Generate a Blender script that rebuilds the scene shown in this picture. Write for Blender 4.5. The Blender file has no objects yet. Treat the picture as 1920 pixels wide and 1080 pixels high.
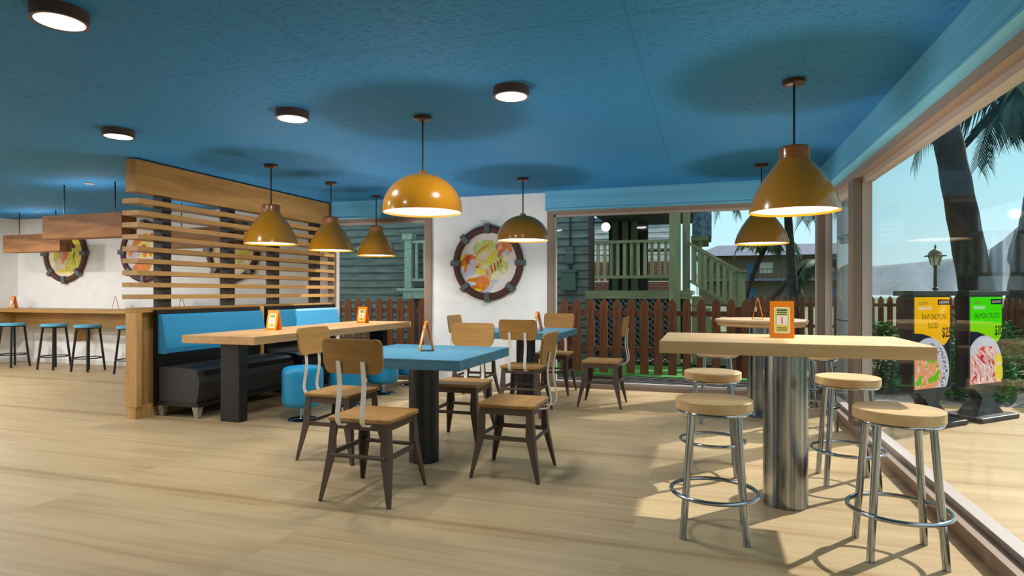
import bpy, bmesh, math, random
from mathutils import Vector, Matrix
PI = math.pi
random.seed(7)
S = bpy.context.scene
COL = S.collection

# ---------------------------------------------------------------- camera
cd = bpy.data.cameras.new('camera')
cam = bpy.data.objects.new('camera', cd); COL.objects.link(cam)
cam.location = (0, 0, 1.2)
cam.rotation_euler = (PI/2, 0, math.radians(17.7))
cd.sensor_width = 36.0
cd.lens = 36.0*1150/1920
cd.shift_y = 8/1920
cd.clip_start = 0.05; cd.clip_end = 2000
S.camera = cam

# ---------------------------------------------------------------- colour management
S.view_settings.view_transform = 'Standard'
S.view_settings.look = 'None'
S.view_settings.exposure = 0.0
S.view_settings.gamma = 1.0
S.view_settings.use_curve_mapping = False
S.cycles.use_denoising = True
S.cycles.max_bounces = 8
S.cycles.diffuse_bounces = 5
S.cycles.glossy_bounces = 4
S.cycles.transparent_max_bounces = 16
S.cycles.sample_clamp_indirect = 6.0
S.cycles.caustics_reflective = False
S.cycles.caustics_refractive = False

def lin(c):
    o = []
    for v in c[:3]:
        v = v/255.0
        o.append(v/12.92 if v <= 0.04045 else ((v+0.055)/1.055)**2.4)
    return (o[0], o[1], o[2], 1.0)

# ---------------------------------------------------------------- sky
W = bpy.data.worlds.new('sky'); S.world = W; W.use_nodes = True
nt = W.node_tree; nt.nodes.clear()
tc = nt.nodes.new('ShaderNodeTexCoord')
sp = nt.nodes.new('ShaderNodeSeparateXYZ'); nt.links.new(tc.outputs['Generated'], sp.inputs[0])
rp = nt.nodes.new('ShaderNodeValToRGB')
rp.color_ramp.elements[0].position = 0.0; rp.color_ramp.elements[0].color = lin((212, 242, 246))
rp.color_ramp.elements[1].position = 0.62; rp.color_ramp.elements[1].color = (1.25, 1.25, 1.25, 1)
e = rp.color_ramp.elements.new(0.12); e.color = lin((186, 236, 246))
e = rp.color_ramp.elements.new(0.38); e.color = lin((148, 224, 243))
nt.links.new(sp.outputs['Z'], rp.inputs[0])
nz = nt.nodes.new('ShaderNodeTexNoise'); nz.inputs['Scale'].default_value = 3.0; nz.inputs['Detail'].default_value = 6
mp = nt.nodes.new('ShaderNodeMapping'); mp.inputs['Scale'].default_value = (1, 1, 3.0)
nt.links.new(tc.outputs['Generated'], mp.inputs[0]); nt.links.new(mp.outputs[0], nz.inputs['Vector'])
cr = nt.nodes.new('ShaderNodeValToRGB'); cr.color_ramp.elements[0].position = .5; cr.color_ramp.elements[1].position = .8
cr.color_ramp.elements[1].color = (.35, .35, .35, 1)
nt.links.new(nz.outputs['Fac'], cr.inputs[0])
mx = nt.nodes.new('ShaderNodeMixRGB'); mx.inputs[2].default_value = lin((235, 244, 246))
nt.links.new(cr.outputs[0], mx.inputs[0]); nt.links.new(rp.outputs[0], mx.inputs[1])
bg = nt.nodes.new('ShaderNodeBackground'); bg.inputs['Strength'].default_value = 1.12
nt.links.new(mx.outputs[0], bg.inputs[0])
wo = nt.nodes.new('ShaderNodeOutputWorld'); nt.links.new(bg.outputs[0], wo.inputs[0])

# ---------------------------------------------------------------- sun
sl = bpy.data.lights.new('sun', 'SUN'); sl.energy = 6.3; sl.angle = math.radians(0.9); sl.color = (1.0, .96, .88)
so = bpy.data.objects.new('sun', sl); COL.objects.link(so)
AZ = math.radians(41.6); EL = math.radians(39.0)
sd = Vector((math.sin(AZ)*math.cos(EL), math.cos(AZ)*math.cos(EL), math.sin(EL)))
so.rotation_euler = sd.to_track_quat('Z', 'Y').to_euler()
so.location = (6, 8, 8)

DISC_W = 17.0      # watts of each ceiling disc
PEND_W = 13.0       # watts of each pendant

# ================================================================ materials
MATS = {}
def base_mat(name):
    m = bpy.data.materials.new(name); m.use_nodes = True
    n = m.node_tree; n.nodes.clear()
    out = n.nodes.new('ShaderNodeOutputMaterial')
    b = n.nodes.new('ShaderNodeBsdfPrincipled'); n.links.new(b.outputs[0], out.inputs[0])
    MATS[name] = m
    return m, n, b
def plain(name, c, rough=.5, metal=0.0, spec=.5, var=.0, vscale=20.0, bump=0.0, bscale=60.0, coat=0.0):
    m, n, b = base_mat(name)
    b.inputs['Base Color'].default_value = lin(c); b.inputs['Roughness'].default_value = rough
    b.inputs['Metallic'].default_value = metal; b.inputs['Specular IOR Level'].default_value = spec
    b.inputs['Coat Weight'].default_value = coat
    t = n.nodes.new('ShaderNodeTexCoord')
    if var > 0:
        z = n.nodes.new('ShaderNodeTexNoise'); z.inputs['Scale'].default_value = vscale; z.inputs['Detail'].default_value = 4
        n.links.new(t.outputs['Object'], z.inputs['Vector'])
        r = n.nodes.new('ShaderNodeValToRGB')
        r.color_ramp.elements[0].position = .3; r.color_ramp.elements[1].position = .7
        r.color_ramp.elements[0].color = lin([v*(1-var) for v in c]); r.color_ramp.elements[1].color = lin([min(255, v*(1+var)) for v in c])
        n.links.new(z.outputs['Fac'], r.inputs[0]); n.links.new(r.outputs[0], b.inputs['Base Color'])
    if bump > 0:
        z = n.nodes.new('ShaderNodeTexNoise'); z.inputs['Scale'].default_value = bscale; z.inputs['Detail'].default_value = 3
        n.links.new(t.outputs['Object'], z.inputs['Vector'])
        bp = n.nodes.new('ShaderNodeBump'); bp.inputs['Strength'].default_value = bump; bp.inputs['Distance'].default_value = .01
        n.links.new(z.outputs['Fac'], bp.inputs['Height']); n.links.new(bp.outputs[0], b.inputs['Normal'])
    return m
def emit(name, c, st):
    m = bpy.data.materials.new(name); m.use_nodes = True; n = m.node_tree; n.nodes.clear()
    out = n.nodes.new('ShaderNodeOutputMaterial'); e = n.nodes.new('ShaderNodeEmission')
    e.inputs[0].default_value = lin(c); e.inputs[1].default_value = st
    n.links.new(e.outputs[0], out.inputs[0]); MATS[name] = m
    return m
def wood(name, light, dark, axis='X', along=1.2, across=22.0, rough=.45, spec=.4, bump=.05):
    m, n, b = base_mat(name)
    b.inputs['Roughness'].default_value = rough; b.inputs['Specular IOR Level'].default_value = spec
    t = n.nodes.new('ShaderNodeTexCoord'); mp = n.nodes.new('ShaderNodeMapping')
    sc = [across]*3; sc['XYZ'.index(axis)] = along
    mp.inputs['Scale'].default_value = sc
    n.links.new(t.outputs['Object'], mp.inputs[0])
    z = n.nodes.new('ShaderNodeTexNoise'); z.inputs['Scale'].default_value = 1.0; z.inputs['Detail'].default_value = 5; z.inputs['Distortion'].default_value = .8
    n.links.new(mp.outputs[0], z.inputs['Vector'])
    mp2 = n.nodes.new('ShaderNodeMapping'); sc2 = [v*.28 for v in sc]; mp2.inputs['Scale'].default_value = sc2
    n.links.new(t.outputs['Object'], mp2.inputs[0])
    z2 = n.nodes.new('ShaderNodeTexNoise'); z2.inputs['Scale'].default_value = 1.0; z2.inputs['Detail'].default_value = 2
    n.links.new(mp2.outputs[0], z2.inputs['Vector'])
    ad = n.nodes.new('ShaderNodeMath'); ad.operation = 'ADD'
    n.links.new(z.outputs['Fac'], ad.inputs[0]); n.links.new(z2.outputs['Fac'], ad.inputs[1])
    hf = n.nodes.new('ShaderNodeMath'); hf.operation = 'MULTIPLY'; hf.inputs[1].default_value = .5
    n.links.new(ad.outputs[0], hf.inputs[0])
    r = n.nodes.new('ShaderNodeValToRGB')
    r.color_ramp.elements[0].position = .36; r.color_ramp.elements[0].color = lin(dark)
    r.color_ramp.elements[1].position = .62; r.color_ramp.elements[1].color = lin(light)
    n.links.new(hf.outputs[0], r.inputs[0]); n.links.new(r.outputs[0], b.inputs['Base Color'])
    bp = n.nodes.new('ShaderNodeBump'); bp.inputs['Strength'].default_value = bump; bp.inputs['Distance'].default_value = .004
    n.links.new(z.outputs['Fac'], bp.inputs['Height']); n.links.new(bp.outputs[0], b.inputs['Normal'])
    return m

def tiled_floor(name, light, mid, dark, band):
    # 1.62 m modules of wood grain running along X, the same board print in every module
    m, n, b = base_mat(name)
    b.inputs['Roughness'].default_value = .42; b.inputs['Specular IOR Level'].default_value = .25
    g = n.nodes.new('ShaderNodeNewGeometry')
    L = n.links.new
    sb = n.nodes.new('ShaderNodeVectorMath'); sb.operation = 'SUBTRACT'; sb.inputs[1].default_value = (-1.98, 2.84, 0)
    L(g.outputs['Position'], sb.inputs[0])
    dv = n.nodes.new('ShaderNodeVectorMath'); dv.operation = 'DIVIDE'; dv.inputs[1].default_value = (1.62, 1.62, 1.62)
    L(sb.outputs[0], dv.inputs[0])
    fr = n.nodes.new('ShaderNodeVectorMath'); fr.operation = 'FRACTION'; L(dv.outputs[0], fr.inputs[0])
    fl = n.nodes.new('ShaderNodeVectorMath'); fl.operation = 'FLOOR'; L(dv.outputs[0], fl.inputs[0])
    def noise(scale, det, dist):
        mp = n.nodes.new('ShaderNodeMapping'); mp.inputs['Scale'].default_value = scale
        L(fr.outputs[0], mp.inputs[0])
        z = n.nodes.new('ShaderNodeTexNoise'); z.inputs['Scale'].default_value = 1; z.inputs['Detail'].default_value = det; z.inputs['Distortion'].default_value = dist
        L(mp.outputs[0], z.inputs['Vector']); return z
    a = noise((1.3, 30, 1), 4, 1.2); c = noise((.8, 7, 1), 2, .6)
    ad = n.nodes.new('ShaderNodeMath'); ad.operation = 'ADD'; L(a.outputs['Fac'], ad.inputs[0]); L(c.outputs['Fac'], ad.inputs[1])
    hf = n.nodes.new('ShaderNodeMath'); hf.operation = 'MULTIPLY'; hf.inputs[1].default_value = .5; L(ad.outputs[0], hf.inputs[0])
    r = n.nodes.new('ShaderNodeValToRGB')
    r.color_ramp.elements[0].position = .33; r.color_ramp.elements[0].color = lin(dark)
    r.color_ramp.elements[1].position = .66; r.color_ramp.elements[1].color = lin(light)
    ee = r.color_ramp.elements.new(.48); ee.color = lin(mid)
    L(hf.outputs[0], r.inputs[0])
    # darker heart-wood band along the near edge of each module
    s2 = n.nodes.new('ShaderNodeSeparateXYZ'); L(fr.outputs[0], s2.inputs[0])
    wob = n.nodes.new('ShaderNodeMath'); wob.operation = 'MULTIPLY_ADD'; wob.inputs[1].default_value = .06
    L(c.outputs['Fac'], wob.inputs[0]); L(s2.outputs['Y'], wob.inputs[2])
    br = n.nodes.new('ShaderNodeValToRGB'); br.color_ramp.interpolation = 'EASE'
    br.color_ramp.elements[0].position = .055; br.color_ramp.elements[0].color = (0, 0, 0, 1)
    br.color_ramp.elements[1].position = .13; br.color_ramp.elements[1].color = (0, 0, 0, 1)
    e1 = br.color_ramp.elements.new(.085); e1.color = (.6, .6, .6, 1)
    e1 = br.color_ramp.elements.new(.10); e1.color = (.25, .25, .25, 1)
    L(wob.outputs[0], br.inputs[0])
    mx = n.nodes.new('ShaderNodeMixRGB'); mx.inputs[2].default_value = lin(band); L(br.outputs[0], mx.inputs[0]); L(r.outputs[0], mx.inputs[1])
    # slight tone change from module to module
    wn = n.nodes.new('ShaderNodeTexWhiteNoise'); L(fl.outputs[0], wn.inputs['Vector'])
    mr = n.nodes.new('ShaderNodeMapRange'); mr.inputs['To Min'].default_value = .94; mr.inputs['To Max'].default_value = 1.04; L(wn.outputs['Value'], mr.inputs['Value'])
    ml = n.nodes.new('ShaderNodeVectorMath'); ml.operation = 'SCALE'; L(mx.outputs[0], ml.inputs[0]); L(mr.outputs[0], ml.inputs['Scale'])
    L(ml.outputs[0], b.inputs['Base Color'])
    return m

def ceiling_mat():
    m, n, b = base_mat('ceiling_blue')
    L = n.links.new
    b.inputs['Roughness'].default_value = .7; b.inputs['Specular IOR Level'].default_value = .2
    g = n.nodes.new('ShaderNodeNewGeometry')
    mp = n.nodes.new('ShaderNodeMapping'); mp.inputs['Scale'].default_value = (26, 50, 30); mp.inputs['Rotation'].default_value = (0, 0, .5); L(g.outputs['Position'], mp.inputs[0])
    z = n.nodes.new('ShaderNodeTexNoise'); z.inputs['Scale'].default_value = 1.0; z.inputs['Detail'].default_value = 3
    L(mp.outputs[0], z.inputs['Vector'])
    rr = n.nodes.new('ShaderNodeValToRGB'); rr.color_ramp.elements[0].position = .56; rr.color_ramp.elements[1].position = .70
    L(z.outputs['Fac'], rr.inputs[0])
    bp = n.nodes.new('ShaderNodeBump'); bp.inputs['Strength'].default_value = .55; bp.inputs['Distance'].default_value = .014
    L(rr.outputs[0], bp.inputs['Height']); L(bp.outputs[0], b.inputs['Normal'])
    # seams of the 1.62 m boards
    sb = n.nodes.new('ShaderNodeVectorMath'); sb.operation = 'SUBTRACT'; sb.inputs[1].default_value = (-1.98, 2.84, 0); L(g.outputs['Position'], sb.inputs[0])
    dv = n.nodes.new('ShaderNodeVectorMath'); dv.operation = 'DIVIDE'; dv.inputs[1].default_value = (1.62,)*3; L(sb.outputs[0], dv.inputs[0])
    fr = n.nodes.new('ShaderNodeVectorMath'); fr.operation = 'FRACTION'; L(dv.outputs[0], fr.inputs[0])
    s = n.nodes.new('ShaderNodeSeparateXYZ'); L(fr.outputs[0], s.inputs[0])
    fs = []
    for ax in 'XY':
        c = n.nodes.new('ShaderNodeValToRGB')
        c.color_ramp.elements[0].position = 0; c.color_ramp.elements[0].color = (1, 1, 1, 1)
        c.color_ramp.elements[1].position = .012; c.color_ramp.elements[1].color = (0, 0, 0, 1)
        q = c.color_ramp.elements.new(.992); q.color = (0, 0, 0, 1)
        q = c.color_ramp.elements.new(1.0); q.color = (.3, .3, .3, 1)
        L(s.outputs[ax], c.inputs[0]); fs.append(c)
    mxx = n.nodes.new('ShaderNodeMath'); mxx.operation = 'MAXIMUM'; L(fs[0].outputs[0], mxx.inputs[0]); L(fs[1].outputs[0], mxx.inputs[1])
    mix = n.nodes.new('ShaderNodeMixRGB'); mix.inputs[1].default_value = lin((48, 126, 182)); mix.inputs[2].default_value = lin((40, 112, 166))
    L(mxx.outputs[0], mix.inputs[0]); L(mix.outputs[0], b.inputs['Base Color'])
    return m

def siding_mat(name, c, pitch, dark=.45):
    m, n, b = base_mat(name); L = n.links.new
    b.inputs['Roughness'].default_value = .75
    t = n.nodes.new('ShaderNodeTexCoord'); s = n.nodes.new('ShaderNodeMapping'); s.inputs['Scale'].default_value = (1.2, 1.2, 9)
    L(t.outputs['Object'], s.inputs[0])
    z = n.nodes.new('ShaderNodeTexNoise'); z.inputs['Scale'].default_value = 2; z.inputs['Detail'].default_value = 5; L(s.outputs[0], z.inputs['Vector'])
    r = n.nodes.new('ShaderNodeValToRGB'); r.color_ramp.elements[0].position = .3; r.color_ramp.elements[1].position = .7
    r.color_ramp.elements[0].color = lin([v*.8 for v in c]); r.color_ramp.elements[1].color = lin([min(255, v*1.15) for v in c])
    L(z.outputs['Fac'], r.inputs[0]); L(r.outputs[0], b.inputs['Base Color'])
    return m

def glass_mat():
    m = bpy.data.materials.new('window_glass'); m.use_nodes = True; n = m.node_tree; n.nodes.clear(); L = n.links.new
    out = n.nodes.new('ShaderNodeOutputMaterial'); mix = n.nodes.new('ShaderNodeMixShader')
    lw = n.nodes.new('ShaderNodeLayerWeight'); lw.inputs['Blend'].default_value = .5
    pw = n.nodes.new('ShaderNodeMath'); pw.operation = 'POWER'; pw.inputs[1].default_value = 5.0; L(lw.outputs['Facing'], pw.inputs[0])
    fr = n.nodes.new('ShaderNodeMath'); fr.operation = 'MULTIPLY_ADD'; fr.inputs[1].default_value = .50; fr.inputs[2].default_value = .008; L(pw.outputs[0], fr.inputs[0])
    tr = n.nodes.new('ShaderNodeBsdfTransparent'); tr.inputs[0].default_value = (.985, .995, .992, 1)
    gl = n.nodes.new('ShaderNodeBsdfGlossy'); gl.inputs['Roughness'].default_value = .03
    L(fr.outputs[0], mix.inputs[0]); L(tr.outputs[0], mix.inputs[1]); L(gl.outputs[0], mix.inputs[2]); L(mix.outputs[0], out.inputs[0])
    MATS['window_glass'] = m
    return m

def brick_mat(name, c1, c2, mort, sx, sy, axis):
    m, n, b = base_mat(name); L = n.links.new
    b.inputs['Roughness'].default_value = .85
    t = n.nodes.new('ShaderNodeTexCoord'); mp = n.nodes.new('ShaderNodeMapping')
    mp.inputs['Rotation'].default_value = (PI/2, 0, 0) if axis == 'Y' else (PI/2, 0, PI/2)
    L(t.outputs['Object'], mp.inputs[0])
    k = n.nodes.new('ShaderNodeTexBrick'); k.inputs['Scale'].default_value = 1.0
    k.inputs['Brick Width'].default_value = sx; k.inputs['Row Height'].default_value = sy; k.inputs['Mortar Size'].default_value = .008
    k.inputs['Color1'].default_value = lin(c1); k.inputs['Color2'].default_value = lin(c2); k.inputs['Mortar'].default_value = lin(mort)
    L(mp.outputs[0], k.inputs['Vector']); L(k.outputs[0], b.inputs['Base Color'])
    return m

tiled_floor('floor_wood', (188, 165, 128), (178, 153, 115), (160, 133, 95), (136, 107, 69))
ceiling_mat(); glass_mat()
plain('wall_white', (242, 242, 240), .85, spec=.2, var=.015, vscale=6)
wood('fascia_blue', (118, 194, 230), (96, 176, 214), 'X', .6, 40, .5, .3)
wood('fascia_blue_y', (118, 194, 230), (96, 176, 214), 'Y', .6, 40, .5, .3)
plain('frame_taupe', (144, 122, 108), .45, spec=.4)
plain('frame_shaded', (118, 98, 86), .5)  # frame taupe darkened for the jambs, shade put into the colour
plain('sill_pale', (172, 162, 156), .5)
plain('white_paint', (228, 226, 222), .45)
plain('gold_enamel', (184, 124, 16), .2, spec=.45, coat=.25)
plain('gold_neck', (150, 88, 24), .22, spec=.6, coat=.5)
plain('shade_lining', (250, 246, 236), .6)
emit('lamp_white', (255, 250, 238), 2.2)
plain('black_cord', (18, 16, 15), .5)
plain('copper_canopy', (82, 54, 42), .35, metal=.3)
plain('disc_rim', (86, 64, 54), .45)
wood('oak_x', (178, 138, 82), (146, 106, 54), 'X', 1.5, 26)
wood('oak_y', (176, 134, 76), (138, 98, 46), 'Y', 1.2, 22)
wood('oak_z', (194, 154, 98), (164, 122, 68), 'Z', 1.2, 22)
wood('oak_pale_y', (174, 134, 82), (150, 112, 62), 'Y', 1.2, 22)
wood('table_oak_y', (196, 156, 108), (172, 130, 84), 'Y', .9, 18, .4)
wood('bar_oak_x', (206, 174, 130), (186, 150, 104), 'X', .9, 16, .4)
wood('stool_oak', (202, 170, 126), (180, 144, 96), 'X', 1.6, 20, .4)
wood('chair_wood', (164, 122, 66), (138, 98, 46), 'X', 2.5, 36, .45)
wood('beam_walnut', (170, 116, 62), (96, 56, 26), 'X', 1.6, 12, .6)
wood('table_blue', (78, 130, 152), (64, 114, 138), 'X', .8, 26, .45, .3)
plain('chair_metal', (92, 76, 68), .45, metal=.35)
plain('chrome', (158, 166, 174), .16, metal=1.0)
plain('chrome_strap', (236, 230, 222), .3, metal=.35, spec=.7)
def brushed():
    m, n, b = base_mat('brushed_steel'); L = n.links.new
    b.inputs['Metallic'].default_value = 1.0; b.inputs['Base Color'].default_value = lin((178, 180, 182)); b.inputs['Roughness'].default_value = .28
    b.inputs['Anisotropic'].default_value = .6
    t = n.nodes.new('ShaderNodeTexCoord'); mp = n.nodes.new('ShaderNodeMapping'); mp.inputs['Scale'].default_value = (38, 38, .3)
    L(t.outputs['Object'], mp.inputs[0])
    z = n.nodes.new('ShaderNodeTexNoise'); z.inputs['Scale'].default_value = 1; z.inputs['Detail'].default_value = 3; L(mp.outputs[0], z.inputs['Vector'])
    mr = n.nodes.new('ShaderNodeMapRange'); mr.inputs['To Min'].default_value = .12; mr.inputs['To Max'].default_value = .3
    L(z.outputs['Fac'], mr.inputs['Value']); L(mr.outputs[0], b.inputs['Roughness'])
    cr2 = n.nodes.new('ShaderNodeValToRGB'); cr2.color_ramp.elements[0].position = .38; cr2.color_ramp.elements[0].color = lin((98, 112, 124))  # light and dark reflection streaks put into the base colour
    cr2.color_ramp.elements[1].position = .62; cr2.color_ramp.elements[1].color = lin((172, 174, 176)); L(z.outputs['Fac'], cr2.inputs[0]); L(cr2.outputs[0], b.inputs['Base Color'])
brushed()
plain('black_column', (24, 22, 24), .38)
plain('black_metal', (18, 18, 19), .4)
plain('stool_blue', (92, 168, 200), .5)
plain('blue_vinyl', (36, 118, 156), .42, bump=.04, bscale=120)
plain('pouf_blue', (18, 132, 178), .38)
plain('black_leather', (44, 44, 46), .4, bump=.12, bscale=160)
plain('black_board', (10, 10, 11), .35)
plain('alu_leg', (176, 174, 168), .35, metal=.6)
plain('dark_post', (48, 40, 38), .55)
plain('tent_orange', (236, 132, 16), .4)
plain('tent_yellow', (250, 190, 20), .4)
plain('card_white', (238, 236, 232), .5)
plain('card_yellow', (226, 206, 60), .5)
plain('card_blue', (28, 92, 160), .5)
plain('card_green', (20, 96, 92), .5)
plain('card_pink', (226, 70, 84), .5)
plain('ring_brown', (80, 48, 42), .6, var=.12, vscale=30)
plain('band_grey', (92, 98, 102), .5, metal=.3, var=.25, vscale=40)
# printed dishes
for nm, c, v in (('dish_plate', (240, 228, 222), .02), ('dish_shadow', (206, 202, 220), .04), ('dish_herb', (206, 218, 132), .12), ('dish_yellow', (246, 224, 118), .08),
              ('dish_lemon', (250, 226, 70), .05), ('dish_orange', (246, 138, 28), .14), ('dish_coral', (240, 124, 78), .15), ('dish_red', (216, 72, 36), .1),
              ('dish_cream', (248, 230, 196), .04), ('dish_green', (96, 190, 30), .15), ('dish_peach', (248, 186, 140), .08), ('dish_dark', (78, 52, 66), .1),
              ('dish_curry', (240, 222, 92), .12), ('dish_pink', (238, 186, 172), .14), ('dish_grey', (200, 204, 214), .04)):
    plain(nm, c, .55, var=v, vscale=14)
# outdoors
plain('siding_teal_raw', (70, 96, 96), .7)
siding_mat('siding_teal', (84, 102, 100), .15)
siding_mat('siding_white', (226, 226, 230), .15)
wood('porch_green', (132, 140, 110), (100, 110, 82), 'Z', 2, 14, .8, .2)
wood('porch_green_x', (126, 136, 106), (96, 106, 80), 'X', 2, 14, .8, .2)
plain('porch_teal', (128, 158, 146), .8, var=.1)
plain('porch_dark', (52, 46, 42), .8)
plain('lattice_grey', (66, 76, 80), .8)
plain('meter_green', (54, 82, 78), .6)
plain('shingle_blue', (78, 104, 124), .85, var=.3, vscale=16)
brick_mat('brick_red', (150, 92, 74), (132, 78, 62), (160, 140, 128), .21, .075, 'Y')
brick_mat('stone_grey', (150, 158, 162), (136, 146, 152), (70, 76, 80), .9, .42, 'X')
wood('picket_brown', (126, 80, 50), (88, 54, 34), 'Z', 1.6, 16, .8, .2)
plain('rail_brown', (92, 58, 40), .8, var=.12)
plain('grass', (52, 120, 46), .95, var=.25, vscale=40)
plain('asphalt', (62, 62, 62), .95, var=.12, vscale=60)
plain('pavement', (120, 120, 116), .9, var=.08, vscale=8)
plain('earth_ground', (78, 86, 60), .95, var=.15, vscale=.6)
plain('hill_blue', (98, 114, 126), .95, var=.12, vscale=.02)
plain('motel_wall', (118, 98, 74), .9)
plain('motel_roof', (96, 104, 122), .9, var=.05, vscale=2)
plain('motel_door', (62, 104, 140), .7)
plain('motel_pane', (196, 192, 176), .5)
plain('rail_dark', (42, 40, 44), .6)
plain('palm_trunk', (46, 40, 37), .95, var=.3, vscale=9, bump=.5, bscale=12)
plain('palm_leaf', (44, 80, 62), .7, var=.3, vscale=3)
plain('palm_leaf_dry', (86, 92, 60), .8, var=.3, vscale=3)
plain('bush_leaf', (44, 108, 48), .7, var=.35, vscale=6)
plain('bush_stem', (70, 52, 38), .9)
plain('lamp_iron', (62, 54, 46), .6)
plain('lamp_pane', (214, 200, 164), .4)
plain('sign_black', (24, 21, 22), .45)
emit('screen_yellow', (250, 190, 10), .95); emit('screen_green', (66, 226, 8), .95); emit('screen_lime', (132, 218, 4), .95)
emit('screen_navy', (34, 38, 54), .9); emit('screen_ink', (24, 30, 34), .9); emit('screen_white', (238, 238, 236), .9)
emit('screen_grey', (120, 106, 60), .9); emit('screen_plate', (206, 208, 218), .9); emit('screen_salmon', (246, 164, 112), .9)
emit('screen_herb', (110, 200, 24), .9); emit('screen_rose', (232, 176, 168), .9); emit('screen_crimson', (196, 62, 72), .9)
emit('screen_lemon', (244, 222, 70), .9); emit('screen_pale', (240, 224, 218), .9)
emit('porch_bulb', (255, 255, 250), 6.0)
M = MATS

# ================================================================ mesh tools
class MB:
    def __init__(s): s.v = []; s.f = []; s.m = []; s.sm = []
    def add(s, vs, fs, mi=0, smooth=False):
        o = len(s.v); s.v += [tuple(p) for p in vs]
        for f in fs:
            s.f.append([i+o for i in f]); s.m.append(mi); s.sm.append(smooth)
        return s
    def box(s, a, b, mi=0, bev=0.0):
        x0, x1 = sorted((a[0], b[0])); y0, y1 = sorted((a[1], b[1])); z0, z1 = sorted((a[2], b[2]))
        if bev <= 0:
            vs = [(x0,y0,z0),(x1,y0,z0),(x1,y1,z0),(x0,y1,z0),(x0,y0,z1),(x1,y0,z1),(x1,y1,z1),(x0,y1,z1)]
            s.add(vs, [(0,3,2,1),(4,5,6,7),(0,1,5,4),(1,2,6,5),(2,3,7,6),(3,0,4,7)], mi)
        else:
            bm = bmesh.new(); bmesh.ops.create_cube(bm, size=1)
            for v in bm.verts:
                v.co = Vector(((x0+x1)/2+v.co.x*(x1-x0), (y0+y1)/2+v.co.y*(y1-y0), (z0+z1)/2+v.co.z*(z1-z0)))
            bmesh.ops.bevel(bm, geom=bm.edges[:], offset=bev, segments=2, affect='EDGES', profile=.5)
            s.bm(bm, mi)
        return s
    def bm(s, bm, mi=0, smooth=False):
        bm.verts.index_update()
        s.add([v.co[:] for v in bm.verts], [[v.index for v in f.verts] for f in bm.faces], mi, smooth); bm.free(); return s
    def loft(s, rings, mi=0, smooth=False, cap=True, closed=True):
        n = len(rings[0]); vs = [p for r in rings for p in r]; fs = []
        for i in range(len(rings)-1):
            for j in range(n if closed else n-1):
                k = (j+1) % n
                fs.append((i*n+j, i*n+k, (i+1)*n+k, (i+1)*n+j))
        s.add(vs, fs, mi, smooth)
        if cap:
            o = len(s.v)-len(vs)
            s.f.append([o+j for j in range(n)][::-1]); s.m.append(mi); s.sm.append(False)
            s.f.append([o+(len(rings)-1)*n+j for j in range(n)]); s.m.append(mi); s.sm.append(False)
        return s
    def tube(s, pts, r, mi=0, n=10, cap=True):
        pts = [Vector(p) for p in pts]; rs = r if isinstance(r, (list, tuple)) else [r]*len(pts)
        t0 = (pts[1]-pts[0]).normalized(); up = Vector((0,0,1)) if abs(t0.z) < .9 else Vector((1,0,0))
        nrm = t0.cross(up).normalized(); rings = []
        for i, p in enumerate(pts):
            a = pts[max(i-1,0)]; b = pts[min(i+1,len(pts)-1)]; t = (b-a).normalized()
            nrm = (nrm - t*nrm.dot(t)).normalized(); bi = t.cross(nrm)
            rings.append([p + (nrm*math.cos(2*PI*k/n)+bi*math.sin(2*PI*k/n))*rs[i] for k in range(n)])
        return s.loft(rings, mi, True, cap)
    def ring(s, c, R, r, mi=0, N=48, n=8, axis='Z', sz=1.0):
        rings = []
        for i in range(N+1):
            a = 2*PI*i/N; rr = []
            for k in range(n):
                q = 2*PI*k/n; d = R+r*math.cos(q); h = r*sz*math.sin(q)
                x, y = d*math.cos(a), d*math.sin(a)
                rr.append((c[0]+x, c[1]+y, c[2]+h) if axis == 'Z' else (c[0]+x, c[1]+h, c[2]+y))
            rings.append(rr)
        return s.loft(rings, mi, True, False)
    def lathe(s, prof, c=(0,0,0), mi=0, n=40, smooth=True, cap=False):
        rings = [[(c[0]+r*math.cos(2*PI*k/n), c[1]+r*math.sin(2*PI*k/n), c[2]+z) for k in range(n)] for r, z in prof]
        return s.loft(rings, mi, smooth, cap)
    def cyl(s, c, r, z0, z1, mi=0, n=32, r2=None, bev=0.0):
        r2 = r if r2 is None else r2
        if bev > 0: prof = [(r-bev, z0), (r, z0+bev), (r2, z1-bev), (r2-bev, z1)]
        else: prof = [(r, z0), (r2, z1)]
        rings = [[(c[0]+q*math.cos(2*PI*k/n), c[1]+q*math.sin(2*PI*k/n), z) for k in range(n)] for q, z in prof]
        return s.loft(rings, mi, bev <= 0 and n > 8, True)
    def prism(s, poly, d0, d1, axis='Y', mi=0):
        def P(p, d): return {'Y': (p[0], d, p[1]), 'X': (d, p[0], p[1]), 'Z': (p[0], p[1], d)}[axis]
        return s.loft([[P(p, d0) for p in poly], [P(p, d1) for p in poly]], mi, False, True)
    def xf(s, mat, i0=0):
        s.v = s.v[:i0] + [tuple(mat @ Vector(p)) for p in s.v[i0:]]; return s
    def build(s, name, mats, parent=None, loc=None, fix=True):
        me = bpy.data.meshes.new(name); me.from_pydata(s.v, [], s.f)
        mats = mats if isinstance(mats, (list, tuple)) else [mats]
        for q in mats: me.materials.append(M[q])
        me.polygons.foreach_set('material_index', s.m); me.polygons.foreach_set('use_smooth', s.sm)
        if fix:
            bm = bmesh.new(); bm.from_mesh(me); bmesh.ops.recalc_face_normals(bm, faces=bm.faces[:]); bm.to_mesh(me); bm.free()
        me.update()
        if any(s.sm):
            try: me.set_sharp_from_angle(angle=math.radians(42))
            except Exception: pass
        o = bpy.data.objects.new(name, me); COL.objects.link(o)
        if parent: o.parent = parent
        if loc: o.location = loc
        return o

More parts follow.
